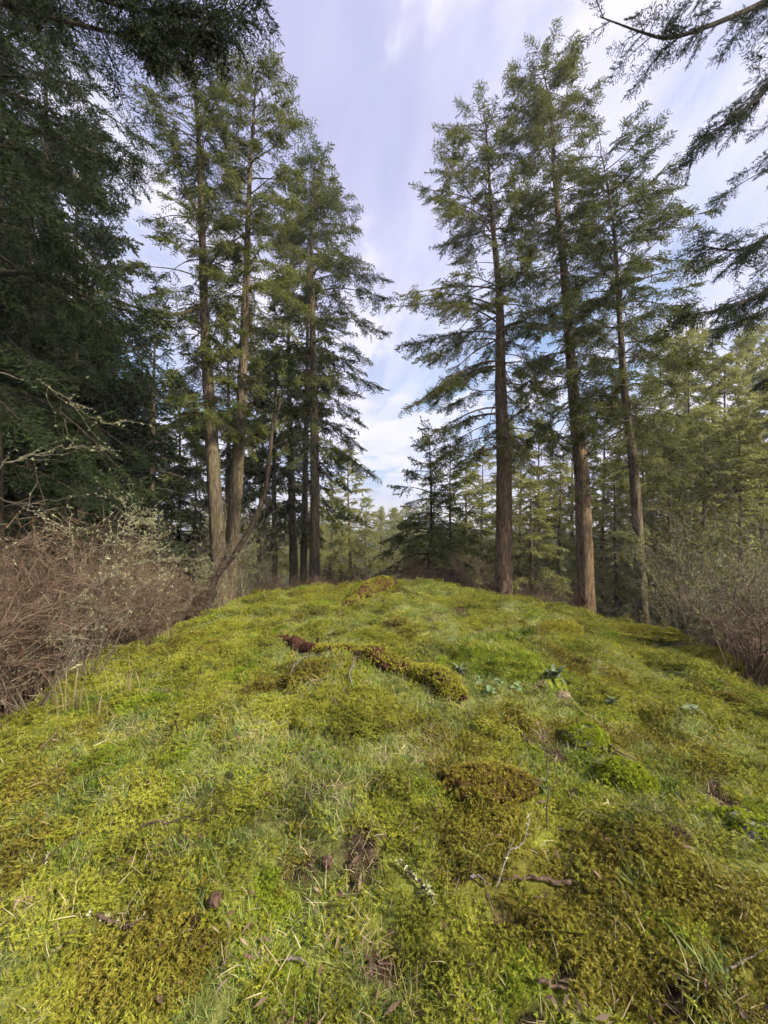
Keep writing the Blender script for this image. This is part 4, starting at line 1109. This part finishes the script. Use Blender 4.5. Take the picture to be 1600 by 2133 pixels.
FUZZ_B = plain('hummock_moss', [(0.05, (0.050, 0.028, 0.008)), (0.35, (0.17, 0.13, 0.018)), (0.95, (0.35, 0.30, 0.04))])
ROSETTE = plain('grey_green_leaf', [(0.05, (0.045, 0.065, 0.035)), (0.5, (0.095, 0.125, 0.065)), (0.95, (0.18, 0.215, 0.12))])
LEAF_G = plain('small_green_leaf', [(0.05, (0.05, 0.09, 0.03)), (0.5, (0.12, 0.19, 0.07)), (0.95, (0.24, 0.32, 0.15))])
def fuzz(b, C, Nn, g_, per, leaf, mat=0, flat=0.8, hj=0.015):
    """moss leaves standing on surface points C with normals Nn"""
    n = len(C); hh = g_.uniform(0, 1, n)
    O = np.repeat(C + Nn * (hj * hh)[:, None], per, 0); m = n * per
    D = norm(np.repeat(Nn, per, 0) * 0.6 + g_.normal(0, flat, (m, 3))) * (leaf * g_.uniform(0.6, 1.3, m))[:, None]
    w = norm(np.cross(D, g_.normal(size=(m, 3)))) * leaf * 0.21
    t = np.repeat(0.15 + 0.55 * hh + g_.normal(0, 0.1, n), per)
    b.add(np.stack([O - w, O + w, O + D], 1), tris=np.arange(m * 3).reshape(-1, 3), mat=mat, tint=np.clip(t[:, None] + np.array([-.08, -.08, .15])[None, :], 0, 1).ravel())
def lump(px, py, sx, sy, sz, seed, rough=0.25, sink=0.25, nu=36, nv=18, freq=2.2, rz=0.0, at=None):
    """a knobbly dome of real thickness on the ground; gives points, normals, faces, origin"""
    o_ = G(px, py) if at is None else at
    th = np.linspace(0, 2 * math.pi, nu, endpoint=False); ph = np.linspace(-0.35 * math.pi, 0.5 * math.pi, nv)
    D = np.stack([np.cos(ph)[:, None] * np.cos(th)[None], np.cos(ph)[:, None] * np.sin(th)[None], np.sin(ph)[:, None] + 0 * th[None]], -1)
    r_ = 1 + rough * (noise3(D * freq + seed) + 0.5 * noise3(D * freq * 2.3 + seed * 2))
    V = D * r_[..., None] * np.array([sx, sy, sz])
    c_, s_ = math.cos(rz), math.sin(rz)
    V = np.stack([V[..., 0] * c_ - V[..., 1] * s_, V[..., 0] * s_ + V[..., 1] * c_, V[..., 2]], -1)
    du = np.roll(V, -1, 1) - np.roll(V, 1, 1); dv = np.gradient(V, axis=0)
    Nn = norm(np.cross(du, dv)); Nn[-1] = np.array([0, 0, 1.0])
    V[..., 2] -= 0.0
    idx = np.arange(nu * nv).reshape(nv, nu)
    q = np.stack([idx[:-1], np.roll(idx, -1, 1)[:-1], np.roll(idx, -1, 1)[1:], idx[1:]], -1).reshape(-1, 4)
    o_ = np.array(o_, float); o_[2] -= 0
    return V, Nn, q, o_
def moss_hump(name, label, px, py, sx, sy, sz, seed, body, mossm, nfuzz, leaf, cat, cover=0.0, bodyname='rock', mossname='moss', rz=0.0, rough=0.25, tall=0.02):
    V, Nn, q, o_ = lump(px, py, sx, sy, sz, seed, rough, rz=rz)
    g_ = np.random.default_rng(seed)
    root = thing(name, label, cat, o_)
    link(bodyname, mesh_np(bodyname, V.reshape(-1, 3), quads=q, smooth=True, mats=[body]), root)
    F = V.reshape(-1, 3); FN = Nn.reshape(-1, 3)
    # area-weighted picks between neighbouring rings
    i = g_.integers(4, V.shape[0] - 2, nfuzz * 2); j = g_.integers(0, V.shape[1], nfuzz * 2); u = g_.uniform(0, 1, (nfuzz * 2, 2))
    k = g_.uniform(0, 1, nfuzz * 2) < np.cos(np.linspace(-.35, .5, V.shape[0])[i] * math.pi) + 0.12
    i, j, u = i[k], j[k], u[k]
    j2 = (j + 1) % V.shape[1]
    C = (V[i, j] * (1 - u[:, :1]) + V[i + 1, j] * u[:, :1]) * (1 - u[:, 1:]) + (V[i, j2] * (1 - u[:, :1]) + V[i + 1, j2] * u[:, :1]) * u[:, 1:]
    CLEAR.append((o_[0], o_[1], 0.8 * min(sx, sy)))
    Nq = Nn[i, j]
    keep = (noise3(C * 9.0 / max(sx, .2) * .3 + seed) + Nq[:, 2] * 0.8 + 0.35) > cover
    b = Buf(); fuzz(b, C[keep], Nq[keep], g_, 7, leaf, 0, hj=tall)
    link(mossname, b.mesh(mossname, [mossm]), root, kind='stuff')
    return root
MOSSBODY = rot_mat('moss_body', [(0.3, (0.05, 0.045, 0.008)), (0.5, (0.11, 0.11, 0.014)), (0.7, (0.17, 0.16, 0.02))], 26)
moss_hump('moss_cushion', 'vivid green moss cushion on the right of the slope', 1300, 1640, 0.155, 0.13, 0.125, 701, rot_mat('dark_peat', [(0.3, (0.02, 0.026, 0.004)), (0.7, (0.09, 0.115, 0.012))]), FUZZ_G, 2600, 0.013, 'moss', bodyname='cushion', mossname='moss_leaves', rough=0.55)
moss_hump('moss_hummock', 'low brown and golden moss hummock left of the vivid cushion', 1020, 1632, 0.22, 0.12, 0.060, 702, rot_mat('hummock_peat', [(0.3, (0.03, 0.018, 0.007)), (0.7, (0.11, 0.075, 0.02))]), FUZZ_B, 2600, 0.012, 'moss', bodyname='hummock', mossname='moss_leaves', cover=0.3, rough=0.7)
moss_hump('mossy_rock', 'small mossy rock with bare grey face on the right slope', 1222, 1545, 0.15, 0.12, 0.10, 703, STONE, FUZZ_G, 2200, 0.013, 'rock', cover=0.3, rough=0.5)
moss_hump('mossy_rock', 'mossy grey rock cut by the right edge of the slope', 1575, 1775, 0.20, 0.22, 0.13, 704, STONE, FUZZ_G, 2400, 0.013, 'rock', cover=0.35, rough=0.5)
moss_hump('mossy_boulder', 'rounded golden-green mossy boulder below the middle tall trunk', 1165, 1322, 0.36, 0.26, 0.19, 705, MOSSBODY, FUZZ_Y, 4000, 0.024, 'boulder', tall=0.03)
moss_hump('mossy_ledge', 'long low mossy ledge below the slimmer grey fir', 1300, 1318, 1.0, 0.30, 0.13, 706, MOSSBODY, FUZZ_Y, 5500, 0.024, 'boulder', tall=0.04, rz=-0.25, rough=0.6)
moss_hump('mossy_boulder', 'yellow-green mossy boulder at the right end of the bald', 1482, 1385, 0.42, 0.34, 0.22, 707, MOSSBODY, FUZZ_Y, 5000, 0.020, 'boulder', tall=0.03, rough=0.5)
moss_hump('stone', 'small pointed pale stone on the far right slope', 1367, 1417, 0.055, 0.04, 0.055, 708, STONE, FUZZ_Y, 40, 0.012, 'stone', cover=0.9, rough=0.5)
moss_hump('stone', 'flat brown stone beside the large grey-green leaf plant', 1170, 1448, 0.085, 0.06, 0.035, 709, STONE_B, FUZZ_Y, 40, 0.012, 'stone', cover=0.9, rough=0.4)
moss_hump('stone', 'small pale stone among the moss at the right slope', 1520, 1492, 0.035, 0.03, 0.05, 710, BLEACHED, FUZZ_Y, 20, 0.010, 'stone', cover=0.9, rough=0.6)
# logs
def mossy_log(label, pix, rads, seed, moss_from, moss_to, nm, leaf, lift=0.75):
    g_ = np.random.default_rng(seed)
    pts = np.array([G(x, y) for x, y in pix])
    A = smooth_path(pts, 60); r_ = np.interp(np.linspace(0, 1, 60), np.linspace(0, 1, len(rads)), rads)
    A[:, 2] = h1(A[:, 0], A[:, 1]) + r_ * lift
    root = thing('fallen_log', label, 'log', pts[0])
    T = norm(np.gradient(A, axis=0)); N = norm(np.cross(T, np.array([0, 0, 1.0]))); B = np.cross(N, T)
    sides = 22; an = np.arange(sides) / sides * 2 * math.pi
    D = np.cos(an)[None, :, None] * N[:, None] + np.sin(an)[None, :, None] * B[:, None]
    q = A[:, None, :] * 6 + D * 1.1 + seed
    rr = r_[:, None] * (1 + 0.75 * noise3(q) + 0.5 * noise3(q * 2.3))
    V = A[:, None] + D * rr[..., None]
    idx = np.arange(60 * sides).reshape(60, sides)
    qd = np.stack([idx[:-1], np.roll(idx, -1, 1)[:-1], np.roll(idx, -1, 1)[1:], idx[1:]], -1).reshape(-1, 4)
    VV = np.vstack([V.reshape(-1, 3), A[:1], A[-1:]])
    cap = np.vstack([np.stack([np.roll(idx[0], -1), idx[0], np.full(sides, 60 * sides)], -1), np.stack([idx[-1], np.roll(idx[-1], -1), np.full(sides, 60 * sides + 1)], -1)])
    link('rotten_wood', mesh_np('rotten_wood', VV - pts[0], tris=cap, quads=qd, smooth='quads', mats=[ROTTEN]), root)
    i = g_.integers(int(moss_from * 59), int(moss_to * 59), nm); j = g_.integers(0, sides, nm); u = g_.uniform(0, 1, (nm, 2))
    i2, j2 = np.minimum(i + 1, 59), (j + 1) % sides
    C = (V[i, j] * (1 - u[:, :1]) + V[i2, j] * u[:, :1]) * (1 - u[:, 1:]) + (V[i, j2] * (1 - u[:, :1]) + V[i2, j2] * u[:, :1]) * u[:, 1:]
    CLEAR.extend([(p_[0], p_[1], 1.1 * q_ + 0.03) for p_, q_ in zip(A, r_)])
    Nq = D[i, j]
    keep = (Nq[:, 2] > -0.3) & (noise3(C * 5 + seed) + 0.45 * Nq[:, 2] + 0.25 > 0)
    b = Buf(); fuzz(b, C[keep] - pts[0], Nq[keep], g_, 7, leaf, 0, hj=0.03)
    link('moss', b.mesh('moss', [FUZZ_Y]), root, kind='stuff')
    # splinters of rotten wood
    for k in range(14):
        f = g_.uniform(0.0, moss_from + 0.08) if k < 10 else g_.uniform(moss_to - .06, 1); c_ = A[int(f * 59)] + g_.normal(0, 0.05, 3) * np.array([1, 1, .3]) + np.array([0, 0, 0.02])
        d = norm(T[int(f * 59)] + g_.normal(0, .5, 3)); L_ = g_.uniform(.05, .14); w = g_.uniform(.010, .025)
        n_ = norm(np.cross(d, g_.normal(size=3))); m_ = np.cross(d, n_)
        W = np.array([c_ + d * a_ * L_ + n_ * b_ * w * (1.1 - .5 * (a_ > 0)) + m_ * e_ * w * .6 for a_ in (-.5, .5) for b_ in (-1, 1) for e_ in (-1, 1)])
        link('splinter', mesh_np('splinter', W - pts[0], quads=[[0, 1, 3, 2], [4, 6, 7, 5], [0, 4, 5, 1], [2, 3, 7, 6], [0, 2, 6, 4], [1, 5, 7, 3]], mats=[ROTTEN]), root)
    return root
mossy_log('rotten red-ended fallen log overgrown with moss in mid slope', [(562, 1328), (620, 1345), (700, 1362), (790, 1385), (870, 1415), (930, 1440), (962, 1462)], [.035, .07, .06, .11, .075, .11, .04], 721, 0.26, 1.0, 7500, 0.017, lift=0.5)
mossy_log('short mossy fallen log near the crest of the bald', [(722, 1268), (760, 1247), (795, 1230), (822, 1218)], [.05, .13, .13, .06], 722, 0.05, 0.9, 3200, 0.024, lift=1.1)
def stick(label, pix, r0, mat, seed, lift=0.020, forks=2, lichen=0, name='stick', cat='stick', raise_=None):
    g_ = np.random.default_rng(seed)
    pts = np.array([G(x, y) for x, y in pix]); A = smooth_path(pts, 18)
    A[:, 2] = h1(A[:, 0], A[:, 1]) + lift + r0
    if raise_ is not None: A[:, 2] += np.interp(np.linspace(0, 1, 18), np.linspace(0, 1, len(raise_)), raise_)
    A += g_.normal(0, r0 * .45, A.shape)
    CLEAR.extend([(p_[0], p_[1], 0.045) for p_ in A])
    b = Buf(); s_ = np.linspace(0, 1, 18)
    L_ = np.linalg.norm(A[-1] - A[0])
    rad = r0 * (1.05 - .65 * s_) * (1 + .25 * noise3(A * 25 + seed)); rad[0] *= .5; rad[-1] *= .3
    tubes(b, A[None], rad[None], 8, 0, .5)
    for k in range(forks):
        j = g_.integers(4, 15); d = norm(norm(A[j + 1] - A[j]) + g_.normal(0, .6, 3) + np.array([0, 0, .35])) * L_ * g_.uniform(.12, .35)
        Q = A[j] + d * np.linspace(0, 1, 6)[:, None]; Q[1:] += g_.normal(0, .006, (5, 3))
        tubes(b, Q[None], (r0 * .5 * (1.05 - np.linspace(0, 1, 6)))[None], 5, 0, .5)
    if lichen:
        tuft(b, A[g_.integers(0, 18, lichen)] + g_.normal(0, r0, (lichen, 3)), g_, 6, 0.018, 0.004, 1)
    o_ = pts[0]
    return link(name, b.mesh(name, [mat, LICHEN], origin=o_), None, label, cat, None, None, o_)
stick('thick reddish-brown broken stick lying in the moss at lower right', [(1195, 1850), (1150, 1850), (1100, 1845), (1045, 1846)], .0105, DEADWOOD, 731, forks=1)
stick('dark lichen-tufted stick lying below the centre of the slope', [(905, 1893), (880, 1860), (855, 1835), (832, 1810)], .008, DEADWOOD, 732, lichen=26)
stick('bleached forked twig standing in the moss above the thick stick', [(1035, 1860), (1060, 1800), (1090, 1790), (1105, 1745)], .004, BLEACHED, 733, forks=3, raise_=[0, .03, .05, .09], lichen=6)
stick('curled pale twig left of the thick reddish-brown stick', [(980, 1840), (1000, 1850), (1020, 1862)], .007, BLEACHED, 734, forks=2, raise_=[0, .02, .0])
stick('dark twig lying across the grass on the left, its tip bleached', [(290, 1738), (340, 1722), (390, 1718), (440, 1726)], .006, DEADWOOD, 735, forks=2)
stick('long dark twig with pale lichen at the lower left', [(40, 1860), (90, 1810), (130, 1770), (180, 1745)], .006, DEADWOOD, 736, lichen=10, forks=2)
stick('short dark twig with pale lichen above the lower left corner', [(190, 1918), (230, 1935), (270, 1940), (305, 1925)], .008, DEADWOOD, 737, lichen=16, forks=2)
stick('slim dark stick pointing downhill right of the log', [(1055, 1508), (1080, 1530), (1100, 1552)], .009, DEADWOOD, 738, forks=0)
stick('thin dark stick above the vivid moss cushion', [(1255, 1553), (1290, 1575), (1330, 1600), (1370, 1622)], .007, DEADWOOD, 739, forks=1)
stick('pale dry twig lying near the bottom right corner', [(1500, 2040), (1540, 2020), (1600, 1990)], .005, BLEACHED, 740, forks=1)
stick('grey branching twig below the rotten log', [(735, 1440), (728, 1420), (735, 1400), (742, 1385)], .008, BLEACHED, 741, forks=4, raise_=[0, .03, .05, .06])
stick('pale twig cluster left of the rotten log', [(585, 1430), (610, 1405), (625, 1390), (660, 1375)], .006, BLEACHED, 742, forks=6, raise_=[.02, .04, .05, .04])
stick('thick mossy branch lying at the left edge of the slope', [(-20, 1510), (40, 1480), (105, 1455)], .03, DEADWOOD, 743, forks=2, lichen=20)
stick('thin brown sticks crossing behind the rotten log', [(575, 1310), (600, 1298), (625, 1288)], .010, DEADWOOD, 744, forks=1)
stick('pale twig lying low at the bottom of the slope', [(600, 2015), (625, 2012), (645, 2030)], .006, BLEACHED, 745, forks=1)
stick('reddish twig lying near the bottom edge right of centre', [(1120, 2065), (1160, 2072), (1200, 2085)], .007, DEADWOOD, 746, forks=3)
# dark snag by the small log
b = Buf(); g_ = np.random.default_rng(750); o_ = G(788, 1232)
A = np.array([[0, 0, -.05], [.02, 0, .15], [-.01, 0, .28], [.03, 0, .38]]); tubes(b, smooth_path(A, 10)[None], np.linspace(.022, .006, 10)[None], 6)
tubes(b, smooth_path(np.array([[.0, 0, .2], [.08, 0, .27], [.12, 0, .36]]), 8)[None], np.linspace(.012, .004, 8)[None], 5)
link('dead_stub', b.mesh('dead_stub', [BARK_DARK]), None, 'small dark forked snag standing by the crest log', 'stub', None, None, o_)
# thin upright stems
def thin_stem(label, px, py, H, seed, twigs=10):
    g_ = np.random.default_rng(seed); o_ = G(px, py); b = Buf()
    A = np.zeros((10, 3)); A[:, 2] = np.linspace(-.03, H, 10); A[1:, :2] += np.cumsum(g_.normal(0, .006, (9, 2)), 0)
    tubes(b, A[None], np.linspace(.0045, .0018, 10)[None], 5, 0, .3)
    for k in range(twigs):
        j = g_.integers(3, 10); d = norm(np.array([g_.normal(), g_.normal(), 1.0])) * g_.uniform(.05, .16)
        Q = A[j] + d * np.linspace(0, 1, 4)[:, None]; tubes(b, Q[None], np.array([.002, .0018, .0012, .0006])[None], 3, 0, .4)
    link('bare_seedling', b.mesh('bare_seedling', [TWIG_GREY]), None, label, 'seedling', None, None, o_)
thin_stem('thin bare upright stem right of the golden hummock', 1145, 1735, .42, 761)
thin_stem('thin bare upright stem near the foot of the slope, left of centre', 655, 1700, .12, 762, 2)
# leaf rosettes
def rosette(label, px, py, R_, n, wide, seed, up, mat=ROSETTE, name='rosette_plant'):
    g_ = np.random.default_rng(seed); o_ = G(px, py); root = thing(name, label, 'plant', o_); CLEAR.append((o_[0], o_[1], R_ * .7))
    u = np.linspace(0, 1, 7); hw = wide * np.sin(np.pi * np.clip(u, 0.02, 1) ** .75) ** .8; hw[-1] = .004
    V = np.concatenate([np.stack([u, s_ * hw, .35 * u - .55 * u ** 2 + np.abs(s_) * .22 * hw], -1) for s_ in (-1, 0, 1)]).reshape(3, 7, 3)
    idx = np.arange(21).reshape(3, 7)
    q = np.stack([idx[:-1, :-1], idx[:-1, 1:], idx[1:, 1:], idx[1:, :-1]], -1).reshape(-1, 4)
    me = mesh_np('leaf', V.reshape(-1, 3), quads=q, smooth=True, attrs={'tint': np.tile(.3 + .5 * u, 3)}, mats=[mat])
    for k in range(n):
        l_ = link('leaf', me, root); s_ = R_ * g_.uniform(.4, .95)
        l_.scale = (s_, s_ * g_.uniform(.7, 1.3), s_ * g_.uniform(.5, 1.6)); l_.rotation_euler = (g_.normal(0, .45), -g_.uniform(-.15, up), k * 2.4 + g_.normal(0, .35)); l_.location = (g_.normal(0, .012), g_.normal(0, .012), .030 + .002 * k)
rosette('grey-green leaf rosette beside the golden moss hummock', 1105, 1648, .12, 18, .17, 771, .7)
rosette('large drooping grey-green leaf plant right of the log', 1155, 1418, .19, 14, .17, 772, 1.0)
rosette('small grey-green rosette below the flat brown stone', 1275, 1472, .12, 13, .17, 773, .6)
rosette('grey-green leaf plant on the far right slope', 1440, 1490, .14, 13, .17, 774, .6)
rosette('pale spiky leaf plant at the right end of the log', 955, 1408, .17, 14, .12, 775, 1.1)
rosette('grey leaf tuft beside the crest of the middle hump', 945, 1345, .13, 13, .13, 776, .8)
rosette('grey-green leaf patch below the mossy ledge', 1350, 1340, .16, 13, .17, 777, .5)
for k, (px_, py_, lb) in enumerate([(1000, 1428, 'small green leafy plant just right of the spiky plant'), (1040, 1432, 'small green leafy plant midway between log and large leaf plant'), (1075, 1440, 'small green leafy plant left of the large leaf plant'), (1020, 1452, 'small green leafy plant below its leafy neighbours by the log')]):
    rosette(lb, px_, py_, .075, 10, .34, 780 + k, .9, LEAF_G, 'leafy_plant')
# cones
def cone(label, px, py, seed):
    g_ = np.random.default_rng(seed); o_ = G(px, py); b = Buf(); n = 70; CLEAR.append((o_[0], o_[1], .06))
    t = np.linspace(0.02, 1, n); az = np.arange(n) * 2.399; r_ = .016 * np.sin(np.pi * t ** .8) ** .7 + .003
    C = np.stack([t * .06 - .03, r_ * np.cos(az), r_ * np.sin(az)], -1); D = norm(np.stack([np.full(n, .7), np.cos(az), np.sin(az)], -1)); S = norm(np.cross(D, [1.0, 0, 0]))
    b.add(np.stack([C * .4 * np.array([2.5, 1, 1]) - S * .004, C + S * .007, C + D * .011, C - S * .007], 1), quads=np.arange(4 * n).reshape(-1, 4), tint=np.repeat(g_.uniform(.1, .6, n), 4))
    tubes(b, np.array([[[-.03, 0, 0], [0, 0, 0], [.03, 0, 0]]]), np.array([[.004, .011, .003]]), 7, 0, .1)
    o = link('fir_cone', b.mesh('fir_cone', [twig_mat('cone', (.04, .025, .018), (.10, .06, .04), (.2, .14, .1))]), None, label, 'cone', None, None, o_ + np.array([0, 0, .022]))
    o.rotation_euler = (0, .2, g_.uniform(0, 6.28))
cone('brown fir cone in the grass left of the lichen-tufted stick', 682, 1808, 791)
cone('brown fir cone lying near the lower left of the slope', 402, 1935, 792)
cone('fir cone by the vivid moss patch at lower left', 447, 1888, 793)
# tall dry grass clumps
for k, (px_, py_, H_, n_, lb) in enumerate([(150, 1490, .42, 26, 'tall pale dry grass tuft at the left edge of the slope'), (265, 1450, .34, 22, 'dry brownish grass tuft right of the tall pale tuft'), (205, 1500, .30, 20, 'short straw tuft between two taller dry tufts on the left'), (355, 1345, .4, 18, 'dry grass tuft where the left thicket ends'), (905, 1300, .22, 20, 'straw-coloured grass tuft below the crest')]):
    o_ = G(px_, py_)
    link('grass_tuft', blades(800 + k, n_, H_, .0022, .05, .28, STRAW), None, lb, 'grass tuft', None, None, o_)
for k, (px_, py_, R_, lb) in enumerate([(180, 1680, .14, 'lush blue-green grass tuft at the left of the slope'), (150, 1790, .12, 'lush grass tuft above the lower left corner'), (420, 1860, .11, 'green grass tuft left of the vivid lower moss patch'), (1330, 1850, .11, 'green grass tuft in the golden moss at lower right'), (1480, 2060, .13, 'green grass tuft beside the bare earth at bottom right')]):
    o_ = G(px_, py_)
    link('grass_tuft', blades(820 + k, 60, R_, .0022, .035, .9, GRASS), None, lb, 'grass tuft', None, None, o_)
# ------------------------------------------------------------------ the cover itself, grown round the things above
cnt = [cover('moss', 'yellow-green feathery moss carpeting the bald', T_MY, 900, 13, k_my, 0.8, 1.5, 0.25, -0.008, 0.16),
       cover('moss', 'brown-gold feathery moss in patches on the bald', T_MB, 1000, 13, k_mb, 0.8, 1.6, 0.25, -0.006, 0.16),
       cover('moss', 'vivid green short moss in patches on the bald', T_MG, 800, 13, k_mg, 0.8, 1.4, 0.2, -0.008, 0.16),
       cover('grass', 'short green grass growing through the moss', T_GRASS, 1150, 13, k_gr, 0.38, 0.85, 0.3, 0.004, 0.10),
       cover('grass', 'pale dry grass blades lying over the moss', T_STRAW, 470, 13, k_st, 0.5, 1.2, 0.35, 0.008, 0.06),
       cover('litter', 'fallen twigs and brown leaf scraps on the moss', T_LIT, 420, 9, lambda x, y: np.clip(0.2 + mk(x, y)[3] + 0.5 * edge_out(x, y), 0, 1), 0.6, 1.3, 0.3, 0.012, 0.0)]
print('cover', cnt)
# ------------------------------------------------------------------ the damp air of the wood
LO, HI, W = -60.0, 24.0, 4200.0
hv = np.array([[x, y, z] for z in (LO, HI) for y in (-W, W) for x in (-W, W)])
hm = bpy.data.materials.new('haze'); hm.use_nodes = True
hn = hm.node_tree; hn.nodes.clear()
ho = hn.nodes.new('ShaderNodeOutputMaterial'); pv = hn.nodes.new('ShaderNodeVolumePrincipled')
pv.inputs['Color'].default_value = (0.86, 0.90, 0.96, 1)
pv.inputs['Density'].default_value = 0.0013
pv.inputs['Anisotropy'].default_value = 0.2
hn.links.new(pv.outputs[0], ho.inputs['Volume'])
link('haze', mesh_np('haze', hv, quads=[[0, 2, 3, 1], [4, 5, 7, 6], [0, 1, 5, 4], [2, 6, 7, 3], [0, 4, 6, 2], [1, 3, 7, 5]], mats=[hm]), kind='stuff', label='thin pale damp air softening the distant wood')
